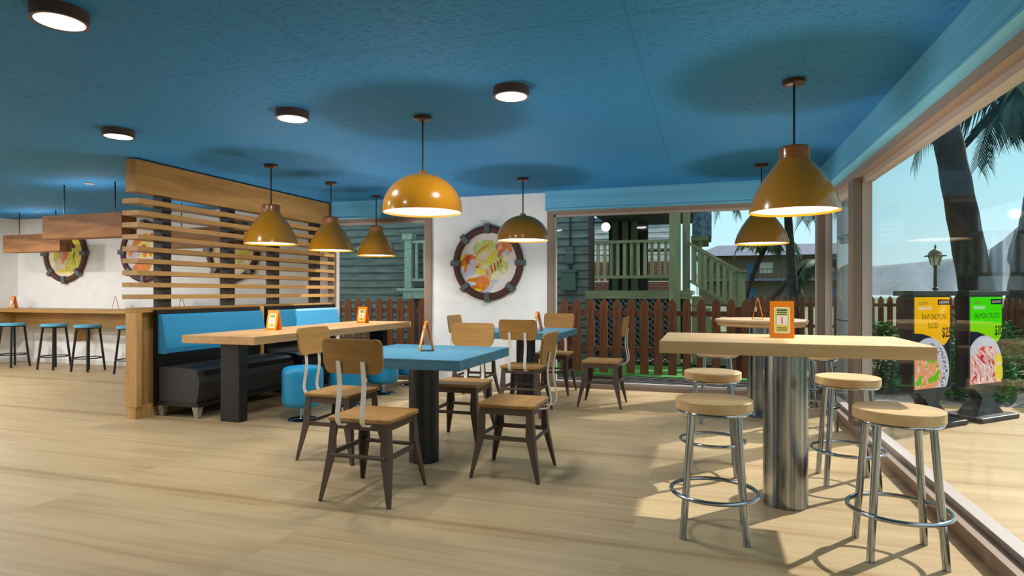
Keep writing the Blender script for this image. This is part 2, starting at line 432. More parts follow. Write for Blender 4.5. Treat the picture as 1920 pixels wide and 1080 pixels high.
def thing(name, label, cat, loc=(0,0,0), rz=0.0, group=None):
    o = bpy.data.objects.new(name, None); COL.objects.link(o); o.empty_display_size = .1
    o.location = loc; o.rotation_euler = (0, 0, rz); o['label'] = label; o['category'] = cat
    if group: o['group'] = group
    return o
def tag(o, label, cat, group=None):
    o['label'] = label; o['category'] = cat
    if group: o['group'] = group
    return o
def struct(o): o['kind'] = 'structure'; return o
def copy_tree(o, parent=None):
    c = o.copy(); COL.objects.link(c)
    if parent: c.parent = parent
    for ch in list(o.children): copy_tree(ch, c)
    return c
def place(proto, first, loc, rz, label, group=None):
    o = proto if first else copy_tree(proto)
    o.location = loc; o.rotation_euler = (0, 0, rz); o['label'] = label
    if group: o['group'] = group
    return o

def text_mesh(body, size, align='CENTER', sx=1.0, bold=0.0):
    cu = bpy.data.curves.new('lettering', 'FONT'); cu.body = body; cu.size = size; cu.align_x = align; cu.resolution_u = 3; cu.offset = bold*size
    ob = bpy.data.objects.new('lettering', cu); COL.objects.link(ob)
    me = bpy.data.meshes.new_from_object(ob.evaluated_get(bpy.context.evaluated_depsgraph_get()))
    vs = [(v.co.x*sx, v.co.y) for v in me.vertices]; fs = [list(p.vertices) for p in me.polygons]
    bpy.data.objects.remove(ob); bpy.data.curves.remove(cu); bpy.data.meshes.remove(me)
    return vs, fs

class Art:
    """flat print in (u, v) on a plate: u right, v up, layers a fraction of a millimetre apart; the plane faces -Y"""
    def __init__(s): s.mb = MB(); s.mats = []; s.layer = 0
    def mi(s, m):
        if m not in s.mats: s.mats.append(m)
        return s.mats.index(m)
    def poly(s, pts, m, up=True):
        if up: s.layer += 1
        y = -.00007*s.layer
        s.mb.add([(u, y, v) for u, v in pts], [list(range(len(pts)))], s.mi(m)); return s
    def ell(s, c, a, b, ang, m, n=24, clip=None):
        ca, sa = math.cos(ang), math.sin(ang)
        pts = []
        for i in range(n):
            x, y = a*math.cos(2*PI*i/n), b*math.sin(2*PI*i/n)
            pts.append((c[0]+x*ca-y*sa, c[1]+x*sa+y*ca))
        if clip:
            pts = [(max(clip[0], min(clip[2], u)), max(clip[1], min(clip[3], v))) for u, v in pts]
        return s.poly(pts, m)
    def rrect(s, x0, y0, x1, y1, r, m, n=5):
        pts = []
        for cx, cy, a0 in ((x1-r,y1-r,0),(x0+r,y1-r,PI/2),(x0+r,y0+r,PI),(x1-r,y0+r,3*PI/2)):
            for k in range(n+1):
                a = a0+PI/2*k/n; pts.append((cx+r*math.cos(a), cy+r*math.sin(a)))
        return s.poly(pts, m)
    def rect(s, x0, y0, x1, y1, m): return s.poly([(x0,y0),(x1,y0),(x1,y1),(x0,y1)], m)
    def text(s, body, u, v, size, m, align='CENTER', sx=1.0, bold=0.0):
        s.layer += 1; y = -.00007*s.layer
        vs, fs = text_mesh(body, size, align, sx, bold)
        s.mb.add([(u+a, y, v+b) for a, b in vs], fs, s.mi(m)); return s
    def build(s, name, parent=None, loc=None):
        return s.mb.build(name, s.mats, parent, loc, fix=False)

# ================================================================ the setting
CZ = 2.475
X0, X1, Y0, Y1 = -11.54, 1.17, -3.0, 7.62
struct(MB().box((X0-.2, Y0-.2, -.12), (X1+.06, Y1+.06, 0)).build('floor', 'floor_wood'))
struct(MB().box((X0-.2, Y0-.2, CZ), (X1+.3, Y1+.3, CZ+.15)).build('ceiling', 'ceiling_blue'))
struct(MB().box((X0-.2, Y0-.2, 0), (X0, Y1+.2, CZ)).build('wall_left', 'wall_white'))
struct(MB().box((X0, Y0-.2, 0), (X1+.3, Y0, CZ)).build('wall_rear', 'wall_white'))
w = MB()
w.box((X0, Y1, 0), (-5.20, Y1+.2, CZ)); w.box((-3.575, Y1, 0), (-1.955, Y1+.2, CZ))
w.box((-5.20, Y1, 2.245), (-3.575, Y1+.2, CZ)); w.box((-1.955, Y1, 2.245), (X1+.3, Y1+.2, CZ))
struct(w.build('wall_back', 'wall_white'))
w = MB(); w.box((X1, Y0, 2.24), (X1+.3, Y1, CZ)); w.box((X1, Y0, 0), (X1+.3, -1.0, 2.24))
struct(w.build('wall_right', 'wall_white'))
# painted blue fascia boards
struct(MB().box((-5.10, 7.50, 2.235), (-3.575, 7.62, CZ)).box((-5.10, 7.492, 2.235), (-3.575, 7.50, 2.25)).build('trim_1', 'fascia_blue'))
struct(MB().box((-1.955, 7.50, 2.232), (1.10, 7.62, CZ)).box((-1.955, 7.492, 2.232), (1.10, 7.50, 2.25)).build('trim_2', 'fascia_blue'))
struct(MB().box((1.10, Y0, 2.225), (1.17, 7.62, CZ)).box((1.092, Y0, 2.225), (1.10, 7.5, 2.243)).build('trim_3', 'fascia_blue_y'))
# window frames and glass
def win_back(name, xa, xb, fl):
    f = MB(); y0, y1 = 7.60, 7.74
    f.box((xa, y0, 0.0), (xa+fl, y1, 2.245)); f.box((xb-fl, y0, 0.0), (xb, y1, 2.245))
    f.box((xa+fl, y0, 2.185), (xb-fl, y1, 2.245)); f.box((xa+fl, y0, 0.0), (xb-fl, y1, .05))
    o = struct(f.build(name, 'frame_taupe'))
    g = MB()
    g.box((xa+fl, 7.63, .05), (xa+fl+.022, 7.70, 2.185)); g.box((xb-fl-.022, 7.63, .05), (xb-fl, 7.70, 2.185))
    g.box((xa+fl, 7.63, 2.163), (xb-fl, 7.70, 2.185)); g.box((xa+fl, 7.63, .05), (xb-fl, 7.70, .075))
    g.build('window_sash', 'sill_pale', o)
    MB().box((xa+fl+.02, 7.662, .07), (xb-fl-.02, 7.670, 2.17)).build('window_pane', 'window_glass', o)
    return o
win_back('window_1', -5.20, -3.575, .095)
win_back('window_2', -1.955, 1.27, .085)
def win_right(name, ya, yb, fl):
    f = MB(); x0, x1 = 1.17, 1.31
    f.box((x0, ya, 0), (x1, yb, .075)); f.box((x0, ya, 2.16), (x1, yb, 2.245))
    o = struct(f.build(name, 'frame_taupe'))
    f = MB()
    f.box((x0, yb-fl, .075), (x1-.08, yb, 2.16)); f.box((x0, ya, .075), (x1-.08, ya+fl, 2.16)); f.build('window_jamb', 'frame_shaded', o)
    f = MB()
    f.box((x1-.075, yb-fl-.0, .075), (x1, yb, 2.16)); f.box((x1-.075, ya, .075), (x1, ya+fl, 2.16)); f.box((1.235, ya+fl, .075), (x1, yb-fl, .11)); f.box((1.235, ya+fl, 2.12), (x1, yb-fl, 2.16)); f.build('window_sash', 'sill_pale', o)
    MB().box((1.262, ya+fl-.02, .09), (1.270, yb-fl+.02, 2.14)).build('window_pane', 'window_glass', o)
    return o
win_right('window_3', 5.92, 7.60, .08)
win_right('window_4', -1.0, 5.92, .12)
struct(MB().box((X0, 7.59, 0), (-5.3, 7.62, .07)).build('baseboard_back', 'white_paint'))
struct(MB().box((X0, Y0, 0), (X0+.03, 7.59, .07)).build('baseboard_left', 'white_paint'))

# ================================================================ lamps
def area(name, parent, loc, size, watts, color=(1, .985, .96), spread=180):
    l = bpy.data.lights.new(name, 'AREA'); l.shape = 'DISK'; l.size = size; l.energy = watts; l.color = color; l.spread = math.radians(spread)
    o = bpy.data.objects.new(name, l); COL.objects.link(o); o.parent = parent; o.location = loc; return o
def disc_light():
    t = thing('ceiling_disc_light', '', 'ceiling light')
    MB().lathe([(.0, 0), (.113, 0), (.113, -.055), (.098, -.055), (.098, -.03), (0, -.03)], n=48, smooth=False).build('rim', 'disc_rim', t)
    MB().cyl((0, 0), .099, -.054, -.030, n=48).build('diffuser', 'lamp_white', t)
    area('disc_lamp', t, (0, 0, -.062), .19, DISC_W)
    return t
dl = disc_light()
discs = [(-2.79, 2.02, 'large round ceiling light nearest the viewer, in the top left corner'),
         (-4.41, 3.65, 'round ceiling light above the near end of the slatted partition, leftmost of the far row'),
         (-2.79, 3.65, 'middle round ceiling light, left of the tall dome pendant'),
         (-1.17, 3.65, 'round ceiling light right of the nearer dome pendant')]
for i, (x, y, lb) in enumerate(discs):
    place(dl, i == 0, (x, y, CZ), 0, lb, 'round ceiling lights with dark rims')
fill_lamp = bpy.data.lights['disc_lamp'].copy(); fill_lamp.energy = DISC_W*2.2  # boosted lamp for fixtures added out of view to brighten the left side
for (x, y) in ((-6.03, 2.02), (-7.65, 2.02), (-7.65, 3.65), (-9.27, 3.65), (-9.27, 5.27), (-10.89, 5.27), (-10.89, 3.65), (-9.27, 2.02), (-10.89, 2.02), (-7.65, .40), (-9.27, .40)):
    o = place(dl, False, (x, y, CZ), 0, 'added round ceiling light outside the view, brightening the left of the room', 'added round ceiling lights outside the view')
    for c in o.children:
        if c.type == 'LIGHT': c.data = fill_lamp

def pendant(kind, name):
    t = thing(name, '', 'pendant lamp')
    if kind == 'cone':
        R = .255; H = .395; rod0 = .385; zr = 1.682
        out = [(.255, 0), (.250, .03), (.228, .10), (.192, .17), (.148, .235), (.108, .285), (.088, .315)]
    else:
        R = .287; H = .295; zr = 1.776
        out = [(.287*math.cos(a), .02+.262*math.sin(a)) for a in [PI/2*k/14 for k in range(14)]]
        out = [(.287, 0)] + out
    inn = [(max(r-.006, .02), max(z-.005, 0)) for r, z in out][::-1]
    MB().lathe(out + inn + [out[0]], n=56).build('lamp_shade', ['gold_enamel'], t)
    if kind == 'cone':
        MB().lathe([(.0, .388), (.072, .392), (.080, .390), (.086, .382), (.087, .372), (.0865, .318), (.080, .312)], n=40).build('neck', 'gold_neck', t)
        MB().lathe([(0.0, .02), (.244, .02), (.244, .014), (0.0, .014)], n=48).build('diffuser', 'lamp_white', t)
    else:
        MB().lathe([(0, .302), (.028, .302), (.031, .299), (.031, .280), (.04, .276)], n=32).build('cap', 'gold_neck', t)
        MB().lathe([(0.0, .02), (.276, .02), (.276, .014), (0.0, .014)], n=48).build('diffuser', 'lamp_white', t)
    top = CZ-zr
    MB().tube([(0, 0, .38 if kind == 'cone' else .298), (0, 0, top-.02)], .0065, n=10).build('rod', 'black_cord', t)
    MB().lathe([(0, top-.028), (.058, top-.028), (.063, top-.024), (.063, top-.002), (.060, top), (0, top)], n=36).build('canopy', 'copper_canopy', t)
    area('pendant_lamp', t, (0, 0, -.004), R*1.7, PEND_W, (1, .975, .93)).visible_glossy = False
    l = bpy.data.lights.new('added_up_spot', 'SPOT'); l.energy = 26.0; l.shadow_soft_size = .07; l.color = (1, .97, .92); l.spot_size = math.radians(165); l.spot_blend = .6
    o = bpy.data.objects.new('added_up_spot', l); COL.objects.link(o); o.parent = t; o.location = (0, 0, -.40); o.rotation_euler = (PI, 0, 0)  # unseen upward spot added in mid-air below the shade to light the ceiling
    return t, zr
cone, zc = pendant('cone', 'cone_pendant_lamp')
for i, (x, y, lb) in enumerate([(.494, 4.025, 'large gold bell pendant hanging over the rectangular steel-column bar table'),
                                (.511, 6.576, 'gold bell pendant over the round bar table, partly behind the nearest one'),
                                (-4.16, 5.11, 'gold bell pendant nearest the viewer of three over the long banquette table'),
                                (-4.165, 6.14, 'middle gold bell pendant over the long banquette table'),
                                (-4.17, 7.17, 'farthest and smallest gold bell pendant over the long banquette table')]):
    place(cone, i == 0, (x, y, zc), 0, lb, 'gold bell shaped pendants')
dome, zd = pendant('dome', 'dome_pendant_lamp')
for i, (x, y, lb) in enumerate([(-1.97, 4.04, 'large gold dome pendant over the nearer blue square table'),
                                (-1.965, 6.56, 'smaller looking gold dome pendant in front of the lobster picture')]):
    place(dome, i == 0, (x, y, zd), 0, lb, 'gold dome pendants')

# ================================================================ chairs
def make_chair():
    t = thing('dining_chair', '', 'chair')
    # chair faces +Y; origin at the centre of its four feet
    bm = MB()
    zs, zt = .458, .480; pts = []
    w_, d_ = .205, .195; r = .03
    for cx, cy, a0 in ((w_-r,d_-r,0),(-w_+r,d_-r,PI/2),(-w_+r,-d_+r,PI),(w_-r,-d_+r,3*PI/2)):
        for k in range(5):
            a = a0+PI/2*k/4; pts.append((cx+r*math.cos(a), cy+r*math.sin(a)))
    bm.loft([[(x*.99, y*.99, zs) for x, y in pts], [(x, y, zs+.005) for x, y in pts], [(x, y, zt-.005) for x, y in pts], [(x*.985, y*.985, zt) for x, y in pts]], 0, False, True)
    bm.build('seat', 'chair_wood', t)
    ap = MB()
    for sy in (-1, 1): ap.box((-.165, sy*.172-.004, .412), (.165, sy*.172+.004, .458))
    for sx in (-1, 1): ap.box((sx*.182-.004, -.165, .412), (sx*.182+.004, .165, .458))
    ap.build('seat_frame', 'chair_metal', t)
    for sx in (-1, 1):
        for sy in (-1, 1):
            rings = []
            for (ox, oy, z, wd) in ((.188, .178, .457, .040), (.198, .190, .29, .054), (.200, .192, .27, .054), (.230, .235, 0, .020)):
                th = .008
                L = [(0,0),(-wd,0),(-wd,-th),(-th,-th),(-th,-wd),(0,-wd)]
                rings.append([(sx*(ox+a), sy*(oy+b), z) for a, b in L])
            MB().loft(rings).build('leg', 'chair_metal', t)
    for sy in (-1, 1):
        MB().tube([(-.175, sy*.186, .262), (.175, sy*.186, .262)], .0125, n=10).build('stretcher', 'chair_metal', t)
    for sx in (-1, 1):
        MB().box((sx*.190-.006, -.17, .249), (sx*.190+.006, .17, .277)).build('stretcher', 'chair_metal', t)
    # two bent chrome straps at the back (-Y)
    path = [(-.10, .449), (-.16, .447), (-.215, .444), (-.248, .452), (-.268, .475), (-.273, .510), (-.266, .56), (-.255, .62), (-.250, .68), (-.254, .74), (-.266, .815)]
    for sx in (-1, 1):
        rings = []
        for i, (y, z) in enumerate(path):
            a = path[max(0, i-1)]; b = path[min(len(path)-1, i+1)]
            ty, tz = b[0]-a[0], b[1]-a[1]; l = math.hypot(ty, tz); ny, nz_ = -tz/l*.003, ty/l*.003
            c = sx*.078
            rings.append([(c-.014, y-ny, z-nz_), (c+.014, y-ny, z-nz_), (c+.014, y+ny, z+nz_), (c-.014, y+ny, z+nz_)])
        MB().loft(rings).build('back_strap', 'chrome_strap', t)
    # curved back panel
    cols = []; wt, wb = .19, .165; zb, ztp = .742, .938
    N = 40
    for i in range(N+1):
        u = -1+2*i/N
        x = wt*u
        rr = .032; e1 = max(0, abs(x)-(wt-rr)); top = ztp-(rr-math.sqrt(max(0, rr*rr-e1*e1)))
        # tapering lower corners
        e2 = max(0, abs(x)-(wt-.05)); bot = zb+ (.05-math.sqrt(max(0, .05*.05-e2*e2)))*1.25
        bot = min(bot, top-.01)
        def yy(z): return -.246-(z-.70)*.13+.30*x*x*1.6
        cols.append([(x, yy(bot), bot), (x, yy(top), top), (x, yy(top)+.016, top), (x, yy(bot)+.016, bot)])
    MB().loft(cols).build('backrest', 'chair_wood', t)
    return t
ch = make_chair()
T1 = (-1.93, 3.98); T2 = (-1.93, 6.55)
chairs = [(-1.90, 3.25, 0, 'wooden chair nearest the viewer, its back turned to us, at the near blue table'),
          (-2.57, 3.93, -PI/2, 'wooden chair on the left side of the near blue table, facing right'),
          (-1.235, 3.92, PI/2, 'wooden chair on the right side of the near blue table, facing left'),
          (-1.90, 4.62, PI, 'wooden chair on the far side of the near blue table, facing the viewer'),
          (-1.735, 5.86, 0, 'wooden chair at the near side of the far blue table, back turned to us'),
          (-1.07, 6.53, PI/2, 'wooden chair on the right of the far blue table, in front of the picket fence'),
          (-1.76, 7.19, PI, 'wooden chair behind the far blue table, in front of the window frame'),
          (-2.52, 6.50, -PI/2, 'wooden chair left of the far blue table, mostly hidden behind another backrest')]
for i, (x, y, rz, lb) in enumerate(chairs):
    place(ch, i == 0, (x, y, 0), rz, lb, 'wooden dining chairs with dark metal legs')

# ================================================================ blue square tables
def blue_table():
    t = thing('square_dining_table', '', 'table')
    MB().box((-.48, -.49, .712), (.48, .49, .78), bev=.004).build('tabletop', 'table_blue', t)
    MB().cyl((0, 0), .106, 0, .712, n=40, bev=.006).build('column', 'black_column', t)
    return t
bt = blue_table()
place(bt, True, (*T1, 0), 0, 'blue square table with black column, nearer one with four chairs', 'blue square tables')
place(bt, False, (*T2, 0), 0, 'blue square table with black column, farther one by the lobster picture', 'blue square tables')

# ================================================================ table number tents
def tent(num, loc, rz, label):
    t = thing('table_number_stand', label, 'table sign', loc, rz, 'orange table number stands')
    H, hs, w_, th = .21, .052, .064, .006
    # ridge along X; front panel leans towards -Y
    for s in (-1, 1):
        p = MB()
        p.add([(-w_, s*hs, 0), (w_, s*hs, 0), (w_, s*.006, H), (-w_, s*.006, H), (-w_, s*(hs-th), 0), (w_, s*(hs-th), 0), (w_, 0, H-.004), (-w_, 0, H-.004)],
              [(0,1,2,3), (7,6,5,4), (0,4,5,1), (2,6,7,3), (1,5,6,2), (0,3,7,4)])
        panel = p.build('panel', 'tent_orange', t)
        a = Art(); sw, y0, y1 = .042, .028, .180
        a.rrect(-sw, y0, sw, y1, .010, 'card_white'); a.rrect(-sw+.006, y0+.006, sw-.006, y1-.006, .007, 'card_yellow')
        a.rect(-.026, .157, .026, .167, 'card_blue'); a.rect(-.026, .145, .026, .151, 'card_green'); a.rect(-.026, .135, .026, .139, 'card_green')
        a.rect(-.028, .075, .028, .130, 'card_white')
        a.rect(-.026, .056, .026, .061, 'card_blue'); a.rect(-.026, .044, .026, .049, 'card_green')
        if num: a.text(num, 0, .084, .052, 'card_pink', bold=.02)
        c = a.build('number_card', panel)
        tilt = math.atan2(hs-.006, H)
        if s < 0:
            c.location = (0, -hs-.0008, .0); c.rotation_euler = (-tilt, 0, 0)
        else:
            c.location = (0, hs+.0008, .0); c.rotation_euler = (-tilt, 0, PI)
    return t
R = math.radians
tent('1', (.41, 3.87, .938), R(-4), 'orange table number stand showing 1 on the rectangular bar table')
tent('', (.47, 6.50, .935), R(85), 'thin orange table stand seen edge-on on the round bar table')
tent('', (-1.93, 4.02, .781), R(122), 'orange table stand seen from its side on the near blue table')
tent('', (-1.78, 6.50, .781), R(118), 'orange table stand on the far blue table')
tent('5', (-4.36, 5.40, .801), R(2), 'orange table number stand on the near half of the long table')
tent('6', (-4.28, 7.02, .801), R(2), 'orange table number stand at the far end of the long table')
tent('', (-11.16, 7.30, .931), R(-12), 'orange table stand at the left corner of the wall counter')
tent('', (-8.93, 7.34, .931), R(140), 'orange table stand on the wall counter above the blue stools')
tent('', (-7.60, 7.34, .931), R(135), 'orange table stand on the wall counter, seen between the slats')

# ================================================================ bar tables
t = thing('rectangular_bar_table', 'tall rectangular oak bar table on a thick brushed steel column', 'bar table', (.40, 3.79, 0))
MB().box((-.65, -.37, .870), (.65, .36, .937), bev=.003).build('tabletop', 'bar_oak_x', t)
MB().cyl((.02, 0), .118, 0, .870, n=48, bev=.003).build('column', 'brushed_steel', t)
t = thing('round_bar_table', 'round oak bar table on a steel column, behind the rectangular one', 'bar table', (.50, 6.53, 0))
MB().lathe([(0, .935), (.425, .935), (.432, .928), (.432, .912), (.425, .905), (.405, .905), (.408, .900), (.408, .876), (.400, .868), (0, .868)], n=24).build('tabletop', 'bar_oak_x', t)
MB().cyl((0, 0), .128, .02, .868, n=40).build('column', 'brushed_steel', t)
MB().lathe([(0, 0), (.27, 0), (.27, .012), (.262, .02), (0, .02)], n=48).build('base_plate', 'chrome', t)

def bar_stool():
    t = thing('bar_stool', '', 'stool')
    MB().lathe([(0, .667), (.182, .667), (.186, .663), (.186, .620), (.183, .617), (0, .617)], n=48).build('seat', 'stool_oak', t)
    MB().lathe([(.16, .617), (.180, .617), (.183, .611), (.178, .604), (.16, .603), (0, .603)], n=48).build('seat_rim', 'chrome', t)
    for sx in (-1, 1):
        for sy in (-1, 1):
            MB().tube([(sx*.108, sy*.108, .606), (sx*.146, sy*.146, 0)], .0165, n=14).build('leg', 'chrome', t)
    MB().ring((0, 0, .205), .207, .0105, N=56, n=10).build('foot_ring', 'chrome', t)
    return t
bs = bar_stool()
stools = [(.03, 3.24, 'round wooden bar stool at the front left of the rectangular bar table'),
          (.835, 3.23, 'round wooden bar stool at the front right, closest to the big window'),
          (.03, 4.36, 'round wooden bar stool at the far left of the rectangular bar table'),
          (.845, 4.355, 'round wooden bar stool at the far right of the rectangular bar table'),
          (.085, 5.99, 'chrome bar stool at the near left of the round bar table, mostly hidden'),
          (.91, 6.02, 'chrome bar stool at the near right of the round bar table, mostly hidden'),
          (.085, 7.05, 'chrome bar stool at the far left of the round bar table by the window'),
          (.91, 7.08, 'chrome bar stool at the far right of the round bar table in the corner')]
for i, (x, y, lb) in enumerate(stools):
    place(bs, i == 0, (x, y, 0), 0, lb, 'round oak and chrome bar stools')

# ================================================================ slatted partition
t = thing('slatted_partition', 'oak partition with horizontal slats and dark posts behind the banquettes', 'partition', (-5.185, 4.42, 0))
LY = 3.16
MB().box((-.058, .006, 0), (.05, LY, .115)).build('plinth', 'oak_z', t)
p = MB(); p.box((-.066, 0, .115), (.066, .06, 1.005)); p.box((-.066, .06, .115), (-.02, LY, 1.005)); p.build('half_wall', 'oak_z', t)
MB().box((-.066, 0, 1.005), (.066, LY, 1.052), bev=.002).build('cap_rail', 'oak_y', t)
MB().box((-.066, 0, 2.15), (.060, LY-.02, 2.455)).build('header_beam', 'oak_y', t)
for k in range(9):
    z = 2.085-.1133*k
    MB().box((-.085, -.02, z-.044), (.108, LY, z)).build('slat', 'oak_pale_y', t)
for y in (.35, 1.22, 1.98, 2.83):
    MB().box((-.055, y-.055, 1.052), (.055, y+.055, 2.15)).build('post', 'dark_post', t)
MB().box((-.06, 1.655, .115), (.09, 1.715, 1.03)).build('bench_divider', 'oak_z', t)

# ================================================================ banquettes
def banquette():
    t = thing('banquette_bench', '', 'bench'); L = 1.42
    MB().box((0, 0, .10), (.05, L, 1.03)).build('back_board', 'black_board', t)
    bk = [(.05, .985), (.085, .985), (.10, .96), (.165, .66), (.160, .615), (.15, .605), (.05, .605)]
    MB().prism([(x, z) for x, z in bk], .01, L-.01, 'Y').build('backrest_cushion', 'blue_vinyl', t)
    se = [(.06, .15), (.06, .475), (.30, .478), (.46, .470), (.515, .448), (.545, .40), (.552, .34), (.535, .24), (.52, .16), (.515, .15)]
    MB().prism(se, .01, L-.01, 'Y').build('seat_cushion', 'black_leather', t)
    MB().box((.03, 0, .112), (.545, L, .15)).build('seat_base', 'black_board', t)
    for x in (.07, .49):
        for y in (.05, L-.05):
            MB().loft([[(x-.018, y-.018, 0), (x+.018, y-.018, 0), (x+.018, y+.018, 0), (x-.018, y+.018, 0)],
                       [(x-.036, y-.036, .112), (x+.036, y-.036, .112), (x+.036, y+.036, .112), (x-.036, y+.036, .112)]]).build('leg', 'alu_leg', t)
    return t
bq = banquette()
place(bq, True, (-5.205+.09, 4.60, 0), 0, 'blue and black banquette bench nearest the partition end', 'blue and black banquette benches')
place(bq, False, (-5.205+.09, 6.15, 0), 0, 'blue and black banquette bench by the window, its back catching sunlight', 'blue and black banquette benches')

# ================================================================ long table and poufs
t = thing('long_banquette_table', 'long oak table on two black slab legs in front of the banquettes', 'table', (-4.27, 6.05, 0))
MB().box((-.41, -1.53, .726), (.41, 1.50, .80), bev=.003).build('tabletop', 'table_oak_y', t)
for y in (-1.385, 1.25):
    MB().box((-.05, y-.055, 0), (.165, y+.055, .726), bev=.006).build('leg', 'black_column', t)
def pouf():
    t = thing('upholstered_stool', '', 'stool')
    MB().lathe([(0, .505), (.14, .503), (.170, .492), (.183, .470), (.187, .440), (.187, .20), (.182, .165), (.165, .140), (.13, .130), (0, .13)], n=44).build('seat', 'pouf_blue', t)
    MB().lathe([(.030, .13), (.028, .03), (.036, .016)], n=24).build('pedestal', 'chrome', t)
    MB().lathe([(0, 0), (.135, 0), (.135, .008), (.125, .016), (0, .02)], n=40).build('base_plate', 'chrome', t)
    return t
pf = pouf()
for i, (x, y, lb) in enumerate([(-3.63, 4.90, 'blue upholstered pedestal stool nearest the viewer at the long table'),
                                (-3.65, 5.68, 'blue upholstered pedestal stool second from the viewer, behind a wooden chair back'),
                                (-3.67, 6.46, 'blue upholstered pedestal stool third from the viewer, left of the black column'),
                                (-3.69, 7.22, 'blue upholstered pedestal stool at the far end of the long table, mostly hidden')]):
    place(pf, i == 0, (x, y, 0), 0, lb, 'blue upholstered stools along the long table')

# ================================================================ wall counter and its stools
t = thing('wall_counter', 'oak counter running along the far left wall with blue stools', 'counter', (-8.4, 7.3, 0))
MB().box((-3.13, -.27, .875), (3.1, .31, .93), bev=.002).box((-3.13, -3.2, .875), (-2.66, -.27, .93), bev=.002).build('counter_top', 'oak_x', t)
MB().box((-2.74, -.02, .655), (3.1, .03, .875)).box((-2.74, -3.2, .655), (-2.69, -.02, .875)).build('apron', 'oak_x', t)
b_ = MB()
for x in (-1.4, .2, 1.8): b_.box((x-.02, .03, .40), (x+.02, .29, .875))
b_.build('bracket', 'oak_z', t)
def counter_stool():
    t = thing('counter_stool', '', 'stool')
    MB().lathe([(0, .705), (.175, .705), (.184, .698), (.184, .672), (.178, .665), (0, .665)], n=32).build('seat', 'stool_blue', t)
    MB().lathe([(0, .665), (.168, .665), (.168, .648), (0, .648)], n=32).build('seat_plate', 'black_metal', t)
    for k in range(4):
        a = PI/4+PI/2*k
        MB().tube([(.145*math.cos(a), .145*math.sin(a), .652), (.215*math.cos(a), .215*math.sin(a), 0)], .0165, n=8).build('leg', 'black_metal', t)
    MB().ring((0, 0, .20), .190, .010, N=32, n=6).build('foot_ring', 'black_metal', t)
    return t
cs = counter_stool()
for i, (x, y, lb) in enumerate([(-10.68, 6.98, 'blue topped black stool leftmost at the wall counter'),
                                (-9.76, 6.98, 'blue topped black stool second from the left at the wall counter'),
                                (-9.02, 6.96, 'blue topped black stool third from the left at the wall counter'),
                                (-8.16, 6.96, 'blue topped black stool hidden behind the partition end, one leg showing')]):
    place(cs, i == 0, (x, y, 0), R(5), lb, 'blue and black stools at the wall counter')

# ================================================================ hanging beams
def hang_beam():
    t = thing('hanging_wood_beam', '', 'ceiling beam')
    MB().box((-.62, -.10, 0), (.62, .09, .275), bev=.004).build('beam', 'beam_walnut', t)
    l = bpy.data.lights.new('added_uplight', 'AREA'); l.shape = 'RECTANGLE'; l.size = 1.0; l.size_y = .10; l.energy = 3.0; l.color = (1, .97, .92)  # light added on top of the beam to brighten the ceiling
    o = bpy.data.objects.new('added_uplight', l); COL.objects.link(o); o.parent = t; o.location = (0, 0, .285); o.rotation_euler = (PI, 0, 0)
    for x in (-.40, .40):
        MB().tube([(x, 0, .275), (x, 0, .275+CZ-2.105)], .008, n=8).build('rod', 'black_metal', t)
        MB().lathe([(0, CZ-1.838), (.055, CZ-1.838), (.055, CZ-1.83), (0, CZ-1.83)], n=24).build('canopy', 'sill_pale', t)
    return t
hb = hang_beam()
for i, (x, y, lb) in enumerate([(-6.89, 5.33, 'dark wooden beam hung on two rods, nearest one left of the slats'),
                                (-10.06, 6.93, 'wooden beam hung on two rods at the far left, lower in view'),
                                (-6.78, 6.93, 'wooden beam hung on two rods, seen behind the slats')]):
    place(hb, i == 0, (x, y, 1.83), 0, lb, 'wooden beams hanging from the ceiling')

